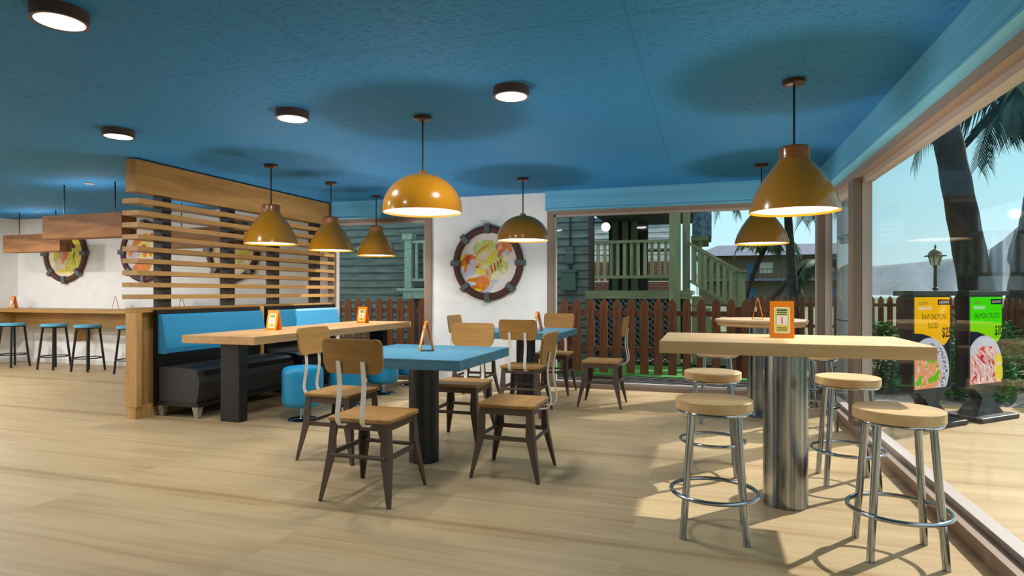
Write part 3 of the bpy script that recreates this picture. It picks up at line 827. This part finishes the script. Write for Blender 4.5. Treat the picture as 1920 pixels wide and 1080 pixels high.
# ================================================================ round food pictures
def porthole_frame(t):
    ring = MB(); ring.ring((0, -.03, 0), .445, .048, N=72, n=12, axis='Y', sz=.75); fr = ring.build('ring_frame', 'ring_brown', t)
    for k in range(8):
        a = PI/4*k
        b = MB(); b.box((.385, -.078, -.036), (.515, .005, .036), bev=.006)
        b.xf(Matrix.Rotation(-a, 4, 'Y')); b.build('band', 'band_grey', fr)
def px(pts, cx=522., cy=560., sc=.49/413): return [((x-cx)*sc, (cy-y)*sc) for x, y in pts]
def lobster(a):
    E = lambda x, y, ra, rb, deg, m: a.ell(px([(x, y)])[0], ra*.49/413, rb*.49/413, math.radians(deg), m)
    P = lambda pts, m: a.poly(px(pts), m)
    E(522, 560, 345, 345, 0, 'dish_plate')
    E(300, 640, 120, 60, 30, 'dish_shadow'); E(480, 860, 110, 40, 20, 'dish_shadow'); E(330, 560, 50, 80, 0, 'dish_shadow'); E(600, 760, 60, 30, 20, 'dish_shadow')
    E(740, 430, 55, 35, -40, 'dish_shadow'); E(500, 690, 60, 70, 10, 'dish_shadow')
    P([(330,400),(380,330),(470,300),(560,310),(650,350),(620,420),(520,400),(420,440),(350,450)], 'dish_herb')
    P([(520,600),(600,500),(700,470),(760,560),(750,660),(700,690),(640,740),(560,755),(530,680)], 'dish_herb')
    P([(560,690),(640,640),(700,690),(640,740),(560,750)], 'dish_cream')
    P([(180,560),(178,500),(215,470),(270,455),(330,462),(385,490),(380,525),(330,510),(300,530),(310,560),(280,590),(255,665),(238,660),(240,600),(215,590),(188,650),(176,620)], 'dish_orange')
    P([(260,480),(310,470),(320,500),(290,560),(262,570),(246,520)], 'dish_red'); P([(200,500),(250,470),(262,500),(230,560),(200,560)], 'dish_orange')
    P([(185,500),(230,465),(250,470),(215,520),(190,540)], 'dish_lemon')
    for k in range(5):
        E(400+33*k, 442-24*k, 36, 12, 55, 'dish_orange'); E(412+33*k, 430-24*k, 26, 7, 55, 'dish_lemon')
    P([(600,395),(640,350),(700,322),(755,335),(795,380),(805,440),(780,450),(745,400),(700,440),(650,500),(615,480)], 'dish_coral')
    P([(735,370),(775,375),(800,420),(790,448),(755,420)], 'dish_orange'); P([(640,370),(690,345),(680,400),(640,440)], 'dish_peach')
    E(512, 488, 138, 92, 28, 'dish_yellow'); E(480, 480, 70, 45, 30, 'dish_cream'); E(560, 500, 55, 32, 35, 'dish_lemon'); E(560, 405, 34, 18, 20, 'dish_herb')
    P([(350,610),(370,560),(420,555),(450,590),(420,620),(380,625)], 'dish_peach'); P([(375,590),(410,595),(405,615),(380,612)], 'dish_red')
    P([(380,670),(390,620),(450,600),(475,640),(470,700),(430,690)], 'dish_lemon')
    for x0, y0 in ((548, 590), (585, 565), (622, 540), (655, 515)):
        P([(x0,y0),(x0+18,y0-8),(x0+34,y0+60),(x0+22,y0+92)], 'dish_red')
    P([(480,620),(520,625),(552,690),(545,760),(510,740),(490,690)], 'dish_peach'); P([(500,640),(516,640),(530,690),(512,700)], 'dish_coral')
    P([(290,835),(385,795),(370,770),(300,765),(265,755),(300,728),(390,720),(420,705),(480,705),(540,745),(545,790),(500,845),(445,882),(370,892),(320,870)], 'dish_orange')
    P([(400,720),(470,715),(500,760),(450,800),(400,780)], 'dish_coral'); P([(310,862),(370,840),(450,850),(420,882),(350,888)], 'dish_lemon')
    P([(700,482),(765,478),(770,535),(708,542)], 'dish_cream'); P([(678,628),(715,618),(724,662),(690,672)], 'dish_cream')
    E(640, 600, 16, 12, 0, 'dish_green'); E(580, 808, 10, 7, 40, 'dish_green'); E(690, 570, 22, 14, 20, 'dish_herb')
def curry(a):
    E = lambda x, y, ra, rb, d, m: a.ell((x, y), ra, rb, math.radians(d), m)
    E(0, 0, .41, .41, 0, 'dish_cream'); E(.05, .02, .34, .36, 0, 'dish_curry'); E(-.12, -.2, .16, .12, 30, 'dish_cream'); E(.14, .22, .07, .15, 30, 'dish_dark'); E(.22, .2, .05, .11, 40, 'dish_lemon')
    a.poly([(-.2,.06),(-.08,.14),(.02,.05),(.08,.02),(.0,-.08),(-.06,-.19),(-.12,-.08)], 'dish_peach'); a.poly([(-.06,.06),(.1,.04),(.05,-.05),(-.02,-.12),(-.07,-.17),(-.05,-.05)], 'dish_coral')
    E(-.14, .06, .05, .03, 60, 'dish_orange'); E(.2, -.02, .02, .07, -20, 'dish_green'); E(.22, -.16, .015, .05, 20, 'dish_green'); E(.1, -.2, .12, .07, 20, 'dish_curry'); E(-.1, -.3, .06, .03, 10, 'dish_lemon')
def prawns(a):
    E = lambda x, y, ra, rb, d, m: a.ell((x, y), ra, rb, math.radians(d), m)
    E(0, 0, .41, .41, 0, 'dish_plate'); E(.02, .1, .26, .2, 10, 'dish_yellow'); E(-.2, .0, .16, .1, 20, 'dish_shadow')
    for x, y, d in ((-.28, .02, 70), (-.16, .16, 20), (.02, .24, -10), (.18, .22, -50), (.02, .0, 60), (.14, .02, 80)):
        E(x, y, .1, .05, d, 'dish_orange'); E(x+.01, y+.01, .06, .02, d, 'dish_coral')
    E(-.05, -.25, .2, .09, 8, 'dish_orange'); E(-.1, -.24, .1, .04, 8, 'dish_coral'); E(.16, .1, .06, .05, 0, 'dish_cream'); E(-.02, .09, .05, .03, 0, 'dish_red'); E(.2, -.05, .06, .03, 30, 'dish_lemon')
def saffron(a):
    E = lambda x, y, ra, rb, d, m: a.ell((x, y), ra, rb, math.radians(d), m)
    E(0, 0, .41, .41, 0, 'dish_cream'); E(.06, .06, .3, .27, 0, 'dish_curry'); E(.1, .12, .12, .06, 10, 'dish_lemon'); E(.12, .06, .1, .05, -10, 'dish_red'); E(-.18, .1, .08, .05, 20, 'dish_herb')
    E(-.05, -.1, .12, .05, 0, 'dish_lemon'); E(.1, -.12, .05, .1, 20, 'dish_herb'); E(-.1, -.24, .1, .04, 0, 'dish_yellow'); E(-.05, .22, .1, .05, 0, 'dish_peach'); E(.2, -.02, .08, .04, 40, 'dish_lemon')
for nm, fn, x, z, lb in (('round_food_picture', lobster, -2.755, 1.585, 'round lobster dish picture in a brown ring frame with grey bands'),
                         ('round_food_picture', curry, -10.36, 1.855, 'round yellow curry picture on the far left wall, half behind a beam'),
                         ('round_food_picture', prawns, -8.62, 1.85, 'round orange prawn dish picture behind the near end of the slats'),
                         ('round_food_picture', saffron, -6.88, 1.845, 'round yellow rice dish picture behind the middle of the slats')):
    t = thing(nm, lb, 'picture', (x, 7.615, z), 0, 'round food pictures')
    MB().lathe([(0, 0), (.43, 0), (.43, .02), (0, .02)], n=56).xf(Matrix.Rotation(PI/2, 4, 'X')).build('backing_disc', 'white_paint', t)
    a = Art(); fn(a); a.build('dish_print', t, (0, -.021, 0))
    porthole_frame(t)

# ================================================================ outdoors: ground
struct(MB().box((-160, -60, -.30), (200, 160, -.06)).build('outdoor_ground', 'earth_ground'))
struct(MB().box((1.31, -4, -.06), (4.05, 7.66, -.001)).box((1.23, -4, -.12), (1.31, 7.66, -.02)).build('outdoor_deck', 'floor_wood'))
struct(MB().box((-12, 7.74, -.06), (1.31, 8.97, -.012)).build('outdoor_asphalt', 'asphalt'))
struct(MB().box((-12, 8.97, -.06), (1.31, 10.3, -.004)).build('outdoor_lawn', 'grass'))
struct(MB().box((1.31, 7.66, -.06), (4.2, 9.6, -.02)).build('outdoor_pavement', 'pavement'))
pil = MB().box((1.36, 7.16, -.02), (1.60, 7.56, 2.6)).build('stone_pillar', 'stone_grey')
tag(pil, 'grey stone block pillar outside the corner window', 'pillar')

# ================================================================ picket fences
def picket(w_=.118, h=1.11, th=.022):
    hw = w_/2
    return [(-hw, .02), (hw, .02), (hw, h-.085), (hw*.6, h-.035), (0, h), (-hw*.6, h-.035), (-hw, h-.085)]
pk = MB().prism(picket(), -.011, .011, 'Y')
def fence(label, p0, p1, pitch, zoff=0.0):
    p0 = Vector(p0); p1 = Vector(p1); L = (p1-p0).length; ang = math.atan2(p1.y-p0.y, p1.x-p0.x)
    t = thing('picket_fence', label, 'fence', (p0.x, p0.y, zoff), ang)
    first = None
    n = int(L/pitch)
    for i in range(n+1):
        if first is None:
            first = pk.build('picket', 'picket_brown', t); o = first
        else:
            o = first.copy(); COL.objects.link(o)
        o.location = (i*pitch, 0, 0)
    for z in (.33, .86):
        MB().box((-.05, .012, z), (L+.05, .05, z+.075)).build('rail', 'rail_brown', t)
    x = .10
    while x < L:
        MB().box((x-.045, .05, -.02), (x+.045, .14, 1.0)).build('fence_post', 'rail_brown', t); x += 2.35
    return t
fence('brown picket fence outside the back windows in front of the green house', (-6.75, 9.0), (.95, 9.0), .196)
fence('reddish picket fence along the right side, beyond the menu signs', (4.6, 16.4), (4.6, 8.4), .215)
fence('picket fence farther back, in front of the motel and palms', (.7, 16.6), (4.5, 16.6), .19)

# ================================================================ green house with a porch
t = thing('green_house', 'grey green clapboard house with a raised porch, railings and stair', 'house', (-4.0, 10.5, 0))
def clap(mb, x0, x1, y, z0, z1, pitch=.15):
    z = z0; vs = []; fs = []
    while z < z1-.001:
        zt = min(z+pitch, z1)
        mb.add([(x0, y-.034, z), (x1, y-.034, z), (x1, y, zt), (x0, y, zt), (x0, y, z), (x1, y, z)], [(0,1,2,3), (0,4,5,1)]); z = zt
    mb.box((x0, y, z0), (x1, y+.2, z1))
    return mb
sd_ = MB(); clap(sd_, -5.5, 2.04, .32, 0, 3.1, .145); sd_.build('siding_wall', 'siding_teal', t)
MB().box((1.99, .26, 0), (2.07, .40, 3.1)).build('corner_board', 'porch_dark', t)
MB().box((-5.6, .1, 3.1), (2.2, 3.2, 3.25)).build('roof', 'shingle_blue', t)
# right porch (local x = world + 4)
MB().box((1.98, 0, 1.09), (3.75, .05, 1.23)).box((1.98, .05, 1.15), (3.75, 2.6, 1.23)).build('porch_deck', 'porch_green_x', t)
MB().box((3.39, -.02, 0), (3.57, .16, 3.0)).build('porch_post', 'porch_green', t)
MB().box((3.60, .10, 0), (3.72, .22, 3.0)).build('porch_post', 'porch_green', t)
for x in (2.22, 2.42, 2.60): MB().box((x-.06, 1.9, 1.23), (x+.06, 2.02, 3.0)).build('porch_post', 'porch_green', t)
def rail_run(xa, xb, za, zb, y, drop_t, drop_b, n, mat='porch_green', matx='porch_green_x'):
    for dz, hh in ((drop_t, .05), (drop_b, .05)):
        MB().add([(xa, y-.04, za-dz-hh), (xb, y-.04, zb-dz-hh), (xb, y+.04, zb-dz-hh), (xa, y+.04, za-dz-hh), (xa, y-.04, za-dz), (xb, y-.04, zb-dz), (xb, y+.04, zb-dz), (xa, y+.04, za-dz)],
                 [(0,3,2,1),(4,5,6,7),(0,1,5,4),(1,2,6,5),(2,3,7,6),(3,0,4,7)]).build('handrail', matx, t)
    for i in range(n):
        u = (i+.5)/n; x = xa+(xb-xa)*u; z = za+(zb-za)*u
        MB().box((x-.026, y-.02, z-drop_b-.02), (x+.026, y+.02, z-drop_t-.02)).build('baluster', mat, t)
rail_run(2.14, 3.39, 2.085, 2.085, .04, 0, .60, 11)
rail_run(2.14, 3.39, 2.085, 2.085, 2.5, 0, .60, 9)
rail_run(3.72, 4.50, 2.03, 1.56, .06, 0, .62, 8)
rail_run(3.72, 4.50, 2.03, 1.56, 1.0, 0, .62, 6)
MB().box((4.46, 0, 0), (4.58, .12, 1.55)).box((4.44, -.02, 1.52), (4.60, .14, 1.57)).build('newel_post', 'porch_green', t)
st = MB()
for i in range(6): st.box((3.75+.15*i, .1, 0), (3.75+.15*(i+1), 1.0, 1.13-.19*i))
st.build('stair', 'porch_green_x', t)
la = MB()
for k in range(24):
    x = 2.0+.1*k-.6
    for sgn in (1, -1):
        xa, xb = (x, x+1.05) if sgn > 0 else (x+1.05, x)
        pts = []
        z0, z1 = .02, 1.08
        def cl(x_, z_): return x_, z_
        # clip the slat to the bay between 2.0 and 3.4
        u0, u1 = 0.0, 1.0
        for lim, side in ((2.0, 1), (3.39, -1)):
            d = xb-xa
            tt = (lim-xa)/d
            if (side > 0) == (d > 0): u0 = max(u0, tt)
            else: u1 = min(u1, tt)
        if u1-u0 < .03: continue
        ax, az, bx, bz = xa+(xb-xa)*u0, z0+(z1-z0)*u0, xa+(xb-xa)*u1, z0+(z1-z0)*u1
        q = .022
        la.add([(ax-q, .02+.01*sgn, az), (ax+q, .02+.01*sgn, az), (bx+q, .02+.01*sgn, bz), (bx-q, .02+.01*sgn, bz),
                (ax-q, .028+.01*sgn, az), (ax+q, .028+.01*sgn, az), (bx+q, .028+.01*sgn, bz), (bx-q, .028+.01*sgn, bz)], [(0,1,2,3), (7,6,5,4), (0,3,7,4), (1,5,6,2)])
la.build('lattice', 'lattice_grey', t)
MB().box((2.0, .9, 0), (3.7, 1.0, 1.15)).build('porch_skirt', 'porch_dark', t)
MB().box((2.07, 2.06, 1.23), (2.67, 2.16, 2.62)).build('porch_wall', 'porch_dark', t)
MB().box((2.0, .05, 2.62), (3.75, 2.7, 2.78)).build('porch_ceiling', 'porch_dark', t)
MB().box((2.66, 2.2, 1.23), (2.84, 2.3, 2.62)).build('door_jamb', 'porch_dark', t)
MB().lathe([(.075*math.sin(PI*k/12), .075*math.cos(PI*k/12)) for k in range(13)], (2.32, .10, 2.33), n=20).build('porch_light', 'porch_bulb', t)
# left porch bay
MB().box((-1.52, -.02, 1.08), (.6, .30, 1.22)).box((-1.64, -.04, 1.22), (.6, .30, 1.28)).build('porch_deck', 'porch_teal', t)
MB().box((-1.50, 0, 1.28), (-1.36, .14, 2.24)).box((-1.54, -.03, 2.2), (-1.33, .17, 2.31)).build('newel_post', 'porch_teal', t)
rail_run(-1.36, .5, 2.18, 2.18, .07, 0, .72, 11, 'porch_teal', 'porch_teal')
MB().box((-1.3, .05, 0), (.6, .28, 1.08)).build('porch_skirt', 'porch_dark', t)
# mansard end
MB().prism([(3.72, 2.26), (4.07, 2.26), (4.07, 2.95), (3.72, 2.95)], 1.6, 3.2, 'Y').build('mansard_roof', 'shingle_blue', t)
MB().box((3.70, 1.5, 2.17), (4.02, 3.2, 2.26)).box((3.84, 1.52, 1.95), (3.90, 1.6, 2.17)).build('eave_bracket', 'porch_green_x', t)
# meter
MB().tube([(1.66, .25, 3.1), (1.66, .25, 1.55)], .018, n=8).build('conduit', 'black_metal', t)
MB().box((1.59, .18, 1.70), (1.73, .30, 2.01), bev=.02).build('meter_box', 'meter_green', t)
MB().box((1.51, .14, 1.23), (1.78, .30, 1.58), bev=.008).box((1.49, .12, 1.56), (1.80, .30, 1.60)).build('meter_cabinet', 'meter_green', t)

# ================================================================ buildings behind
t = thing('white_house', 'white clapboard house with brick base seen through the porch', 'house', (-1.6, 16.2, 0))
wh = MB(); clap(wh, -1.4, .78, 0, 2.05, 3.05, .14); wh.build('siding_wall', 'siding_white', t)
MB().box((-1.4, .02, 0), (.78, .25, 2.05)).build('brick_base', 'brick_red', t)
MB().box((-1.5, -.2, 3.05), (.85, .6, 3.15)).build('roof', 'shingle_blue', t)
wr = MB()
for k in range(12): wr.box((-1.3+.17*k, -.3, 1.5), (-1.26+.17*k, -.26, 1.98))
wr.box((-1.4, -.31, 1.98), (.75, -.25, 2.03)); wr.box((-1.4, -.31, 1.46), (.75, -.25, 1.5)); wr.build('white_railing', 'white_paint', t)

t = thing('motel_building', 'two storey tan motel with blue doors and grey roof in the distance', 'building', (5.5, 62, 0))
MB().box((-6.3, 0, 0), (6.5, 8, 4.65)).build('wall', 'motel_wall', t)
MB().loft([[(-7.0, -1.6, 4.6), (7.2, -1.6, 4.6), (7.2, 9, 4.6), (-7.0, 9, 4.6)], [(-4.6, 1.2, 5.75), (7.2, 1.2, 5.75), (7.2, 6, 5.75), (-4.6, 6, 5.75)]]).build('roof', 'motel_roof', t)
MB().box((-6.3, -1.5, 2.25), (6.5, 0, 2.45)).build('balcony', 'motel_roof', t)
for x in (-1.6, 2.0, 5.2):
    for z in (.05, 2.45):
        MB().box((x-.45, -.08, z), (x+.45, 0, z+1.5)).build('door', 'motel_door', t)
    MB().box((x+.75, -.06, 3.0), (x+1.9, 0, 4.0)).build('window', 'motel_pane', t)
br = MB()
for k in range(33): br.box((-6.3+.4*k-.02, -1.5, 2.45), (-6.3+.4*k+.02, -1.46, 3.3))
br.box((-6.3, -1.51, 3.3), (6.5, -1.45, 3.36)); br.build('balcony_rail', 'rail_dark', t)

# ================================================================ hills
def hills(name, label, pts, dist, depth, seed):
    rnd = random.Random(seed); F = 1150.; s_, c_ = math.sin(R(17.7)), math.cos(R(17.7))
    rings = []
    # a ridge line with a near and a far foot, so the hill is a solid slope
    for (kx, elev) in pts:
        d = dist*(1+.08*rnd.uniform(-1, 1)); h = elev*d
        ring = []
        for q, hh in ((-.55, -.3), (-.38, h*.22), (-.2, h*.55), (-.08, h*.86), (0, h), (.15, h*.8), (.5, -.3)):
            dd = d+depth*q; r = kx*dd
            ring.append((r*c_-dd*s_, r*s_+dd*c_, hh+(1.2 if hh > 0 else 0)))
        rings.append(ring)
    o = MB().loft(rings, 0, True, True, closed=True).build(name, 'hill_blue')
    return o
hp = [(.30, .030), (.40, .036), (.50, .040), (.56, .042), (.60, .0435), (.63, .046), (.66, .049), (.69, .052), (.72, .055), (.74, .060), (.78, .071), (.80, .085), (.82, .103), (.835, .115), (.86, .128), (.90, .14), (1.0, .15)]
h_ = hills('distant_hill', '', hp, 420., 160., 3)
tag(h_, 'blue grey hillside on the horizon behind the palm trees', 'hill')

# ================================================================ palms
def frond(L, droop, seed, dry=False, wid=.34):
    rnd = random.Random(seed); mb = MB(); pts = []
    n = 22
    for i in range(n+1):
        u = i/n; a = .55-droop*u
        if i == 0: p = Vector((0, 0, 0))
        else: p = pts[-1]+Vector((math.cos(a), 0, math.sin(a)))*L/n
        pts.append(p)
    mb.tube(pts, [.022*(1-.85*i/n)+.003 for i in range(n+1)], n=5)
    for i in range(2, n+1):
        for sub in (0, .5):
            j = min(i, n-1); u = min(1, (i+sub)/n)
            p = pts[j]+(pts[j+1]-pts[j])*sub if i < n else pts[n]
            tdir = (pts[j+1]-pts[j]).normalized()
            ln = wid*L*(math.sin(min(1, u*1.15+.12)*PI*.88)+.10)*rnd.uniform(.85, 1.1)
            for sg in (-1, 1):
                d = (Vector((0, sg, 0))*.85+tdir*.55+Vector((0, 0, -.38-.35*u))).normalized()
                w_ = tdir*(.017+.006*rnd.random())
                q = p+d*ln*.55; e_ = p+d*ln+Vector((0, 0, -.25*ln))
                mb.add([p-w_, p+w_, q+w_, e_, q-w_], [(0,1,2,3,4)])
    return mb
def palm(label, foot, top, r0, r1, nf, L, seed, bend=0.0, group=None, droop=(1.5, 2.5), mat='palm_leaf'):
    rnd = random.Random(seed); foot = Vector(foot); top = Vector(top)
    t = thing('palm_tree', label, 'palm tree', foot, 0, group); v = top-foot
    pts = []; rs = []; n = 26
    side = Vector((-v.y, v.x, 0)); side = side.normalized() if side.length > 1e-3 else Vector((1, 0, 0))
    hv = Vector((v.x, v.y, 0))
    for i in range(n+1):
        u = i/n
        p = Vector((v.x*u, v.y*u, v.z*u)) + Vector((0, 0, 1))*bend*math.sin(PI*u)
        pts.append(p); rs.append((r0+(r1-r0)*u)*(1+.05*(i % 2)))
    MB().tube(pts, rs, n=14).build('trunk', 'palm_trunk', t)
    for k in range(nf):
        a = 2*PI*k/nf+rnd.uniform(-.25, .25)
        fo = frond(L*rnd.uniform(.8, 1.1), rnd.uniform(*droop), seed*100+k).build('frond', mat if k % 5 else 'palm_leaf_dry', t, fix=False)
        fo.location = v+Vector((0, 0, .02)); fo.rotation_euler = (0, rnd.uniform(-.35, .15), a)
    return t
palm('tall palm with a thick leaning trunk behind the green menu sign', (4.25, 11.45, -.05), (2.87, 10.76, 7.0), .245, .13, 14, 3.3, 5, group='palm trees', droop=(2.2, 2.9))
palm('palm at the right edge with fronds hanging into the window', (5.45, 13.9, -.05), (6.25, 14.2, 5.1), .24, .14, 18, 2.7, 9, group='palm trees')
palm('upright dark palm seen behind the round bar table lamp', (2.20, 17.5, -.05), (1.9, 17.3, 4.5), .125, .085, 18, 2.5, 12, group='palm trees', droop=(2.3, 3.0))
palm('thin palm with a trunk bowing left towards the motel roof', (.85, 20.2, -.05), (1.8, 20.5, 2.75), .095, .065, 8, 1.3, 15, bend=.35, group='palm trees')
palm('low palm with a trunk arching right in front of the motel', (1.05, 17.7, -.05), (2.95, 18.6, 2.0), .095, .065, 9, 1.3, 18, bend=.45, group='palm trees')

# ================================================================ bushes
def bush(label, loc, rx, ry, h, n, seed):
    rnd = random.Random(seed); t = thing('bush', label, 'bush', loc, 0, 'bushes beside the deck')
    mb = MB()
    for i in range(n):
        a = rnd.uniform(0, 2*PI); q = math.sqrt(rnd.uniform(.05, 1)); z = rnd.uniform(.03, 1)
        k = math.sqrt(max(.05, 1-(z*.95)**2)) if z > .35 else .8+.4*z
        p = Vector((rx*q*k*math.cos(a), ry*q*k*math.sin(a), h*z))
        d = Vector((math.cos(a)+rnd.uniform(-.6, .6), math.sin(a)+rnd.uniform(-.6, .6), rnd.uniform(-.3, .9))).normalized()
        s_ = d.cross(Vector((rnd.uniform(-1, 1), rnd.uniform(-1, 1), 1))).normalized()
        l = rnd.uniform(.05, .095); w_ = l*.27
        mb.add([p-d*l*.5, p+s_*w_, p+d*l*.5, p-s_*w_], [(0,1,2,3)])
    mb.build('foliage', 'bush_leaf', t, fix=False)
    st = MB()
    for k in range(6):
        a = k*PI/3; st.tube([(0, 0, 0), (rx*.3*math.cos(a), ry*.3*math.sin(a), h*.4), (rx*.6*math.cos(a), ry*.6*math.sin(a), h*.8)], [.02, .012, .006], n=5)
    st.build('stem', 'bush_stem', t)
    return t
bush('leafy bush left of the yellow menu sign, by the window post', (1.95, 8.55, -.02), .45, .35, .85, 2600, 1)
bush('dark leafy bush between the two menu signs', (2.88, 8.15, -.02), .42, .3, .72, 2600, 2)
bush('leafy bush right of the green menu sign', (3.85, 8.2, -.02), .42, .36, .9, 2600, 3)
bush('leafy bush behind the two menu signs, against the fence', (3.2, 9.3, -.05), .8, .5, 1.0, 3000, 4)

# ================================================================ lamp post
t = thing('street_lamp', 'old style lantern street lamp outside the big window', 'street lamp', (8.45, 27.8, -.06))
MB().lathe([(0, 0), (.16, 0), (.16, .2), (.09, .35), (.075, .5), (.065, 1.2), (.065, 1.34), (.10, 1.38), (.10, 1.42), (.06, 1.46), (.055, 2.22), (.09, 2.26), (.05, 2.3), (0, 2.3)], n=16).build('post', 'lamp_iron', t)
MB().lathe([(0, 2.3), (.13, 2.32), (.235, 2.66), (.235, 2.67), (0, 2.67)], n=6, smooth=False).build('lantern_pane', 'lamp_pane', t)
fr_ = MB()
for k in range(6):
    a = 2*PI*k/6; fr_.tube([(.135*math.cos(a), .135*math.sin(a), 2.31), (.24*math.cos(a), .24*math.sin(a), 2.67)], .016, n=5)
fr_.build('lantern_frame', 'lamp_iron', t)
MB().lathe([(.37, 2.66), (.37, 2.69), (.25, 2.72), (.20, 2.84), (.09, 2.93), (.03, 2.96), (.03, 3.02), (.045, 3.05), (.012, 3.10), (0, 3.2)], n=18).build('lantern_cap', 'lamp_iron', t)

# ================================================================ menu signs
def menu_sign(loc, rz, label, top, low, lines, price, dish):
    t = thing('menu_sign', label, 'sign', loc, rz, 'menu screens on the deck')
    MB().box((-.31, -.18, 0), (.31, .18, .045), bev=.01).build('base', 'sign_black', t)
    MB().loft([[(-.22, -.09, .045), (.22, -.09, .045), (.22, .09, .045), (-.22, .09, .045)], [(-.075, -.06, .20), (.075, -.06, .20), (.075, .06, .20), (-.075, .06, .20)],
               [(-.22, -.05, .32), (.22, -.05, .32), (.22, .05, .32), (-.22, .05, .32)]]).build('stand', 'sign_black', t)
    MB().box((-.282, -.05, .30), (.282, .07, 1.168), bev=.004).build('cabinet', 'sign_black', t)
    MB().box((-.33, -.08, 1.168), (.33, .10, 1.212), bev=.003).build('cap', 'sign_black', t)
    W2, B, T = .262, .335, 1.155
    a = Art()
    a.rect(-W2, B, W2, T, 'screen_navy')
    # coloured field with a curved lower edge
    cv = [(-W2, .835), (-.15, .828), (-.05, .805), (.06, .765), (.13, .725), (.17, .715), (.21, .74), (W2, .79)]
    a.poly([(-W2, T), (-W2, .93)] + [(-W2, .835)] + cv[1:] + [(W2, T)][::1], top)
    a.poly([(-W2, .93), (-W2, .835)] + cv[1:] + [(W2, .90), (0, .92)], low)
    # dish
    if dish == 'slices':
        pl = []
        cx, cy, r = -.05, .49, .30
        for k in range(40):
            q = 2*PI*k/40; pl.append((max(-W2, min(W2, cx+r*math.cos(q))), max(B, min(T, cy+r*1.0*math.sin(q)))))
        a.poly(pl, 'screen_plate')
        rnd = random.Random(4)
        a.poly([(-W2, B), (-W2, .62), (-.20, .66), (-.10, .67), (.02, .62), (.10, .55), (.14, .44), (.10, .37), (.02, B)], 'screen_salmon')
        for k in range(60):
            x, y = rnd.uniform(-.24, .10), rnd.uniform(.36, .62); a.ell((x, y), rnd.uniform(.012, .04), .006, rnd.uniform(.9, 2.0), rnd.choice(['screen_rose', 'screen_pale', 'screen_white', 'screen_salmon']), 10)
        for k in range(70):
            q = rnd.uniform(-.9, 1.7); rr = rnd.uniform(.2, .25); a.ell((cx+rr*math.cos(q), cy+rr*math.sin(q)), .014, .006, rnd.uniform(0, 3), rnd.choice(['screen_white', 'screen_navy', 'screen_grey']), 8, (-W2, B, W2, T))
        for (x, y, s_) in ((-.06, .60, .05), (.0, .585, .045), (-.22, .40, .05), (.03, .43, .055), (-.04, .41, .045), (.06, .47, .035), (-.19, .44, .03), (-.14, .60, .02), (-.2, .56, .018), (-.1, .53, .02), (.05, .53, .02), (-.14, .38, .02)):
            a.ell((x, y), s_, s_*.6, .4, 'screen_herb', 12, (-W2, B, W2, T))
    else:
        pl = []
        cx, cy, r = -.03, .485, .305
        for k in range(40):
            q = 2*PI*k/40; pl.append((max(-W2, min(W2, cx+r*math.cos(q))), max(B, min(T, cy+r*1.0*math.sin(q)))))
        a.poly(pl, 'screen_plate')
        rnd = random.Random(8)
        a.poly([(-W2, B), (-W2, .57), (-.18, .65), (-.06, .69), (.10, .68), (.18, .62), (.17, .5), (.2, .40), (W2, B)], 'screen_rose')
        for (x, y, s_) in ((-.07, .655, .05), (.06, .66, .04), (.13, .53, .05), (.16, .42, .06), (-.08, .58, .05), (-.2, .39, .04)): a.ell((x, y), s_, s_*.5, .5, 'screen_crimson', 12, (-W2, B, W2, T))
        for k in range(110):
            x, y = rnd.uniform(-.24, .15), rnd.uniform(.35, .65); a.ell((x, y), rnd.uniform(.015, .05), .007, rnd.uniform(1.6, 2.7), rnd.choice(['screen_pale', 'screen_white', 'screen_crimson', 'screen_pale', 'screen_salmon']), 10, (-W2, B, W2, T))
        a.ell((.19, .53), .065, .085, 0, 'screen_lemon', 20, (-W2, B, W2, T)); a.ell((.20, .435), .07, .09, .1, 'screen_lemon', 20, (-W2, B, W2, T)); a.ell((.19, .515), .05, .012, 0, 'screen_pale', 14)
    a.rect(.06, 1.085, .25, 1.135, 'screen_ink'); a.text('LUNCHTIME', .155, 1.099, .032, 'screen_white', sx=.85)
    a.text("TODAY'S", -.225, 1.088, .038, 'screen_grey', 'LEFT', .9, .015); a.text('HIGHLIGHT', -.225, 1.042, .044, 'screen_white', 'LEFT', .85, .012)
    z = .955
    for ln, xo in lines:
        a.text(ln, xo, z, .072, 'screen_ink', sx=.74); z -= .078
    a.text(price, .258, .792, .125, 'screen_ink', 'RIGHT', .70, .022)
    a.build('screen', t, (0, -.0505, 0))
    return t
menu_sign((1.90, 6.47, 0), R(43), 'tall black menu sign with a yellow screen, raw salmon slices for $25', 'screen_yellow', 'screen_yellow', [('RAW SALMON', .0), ('SLICES', -.01)], '$25', 'slices')
menu_sign((2.49, 6.97, 0), R(43), 'tall black menu sign with a green screen, salmon crudo for $30', 'screen_green', 'screen_lime', [('SALMON CRUDO', .0)], '$30', 'crudo')
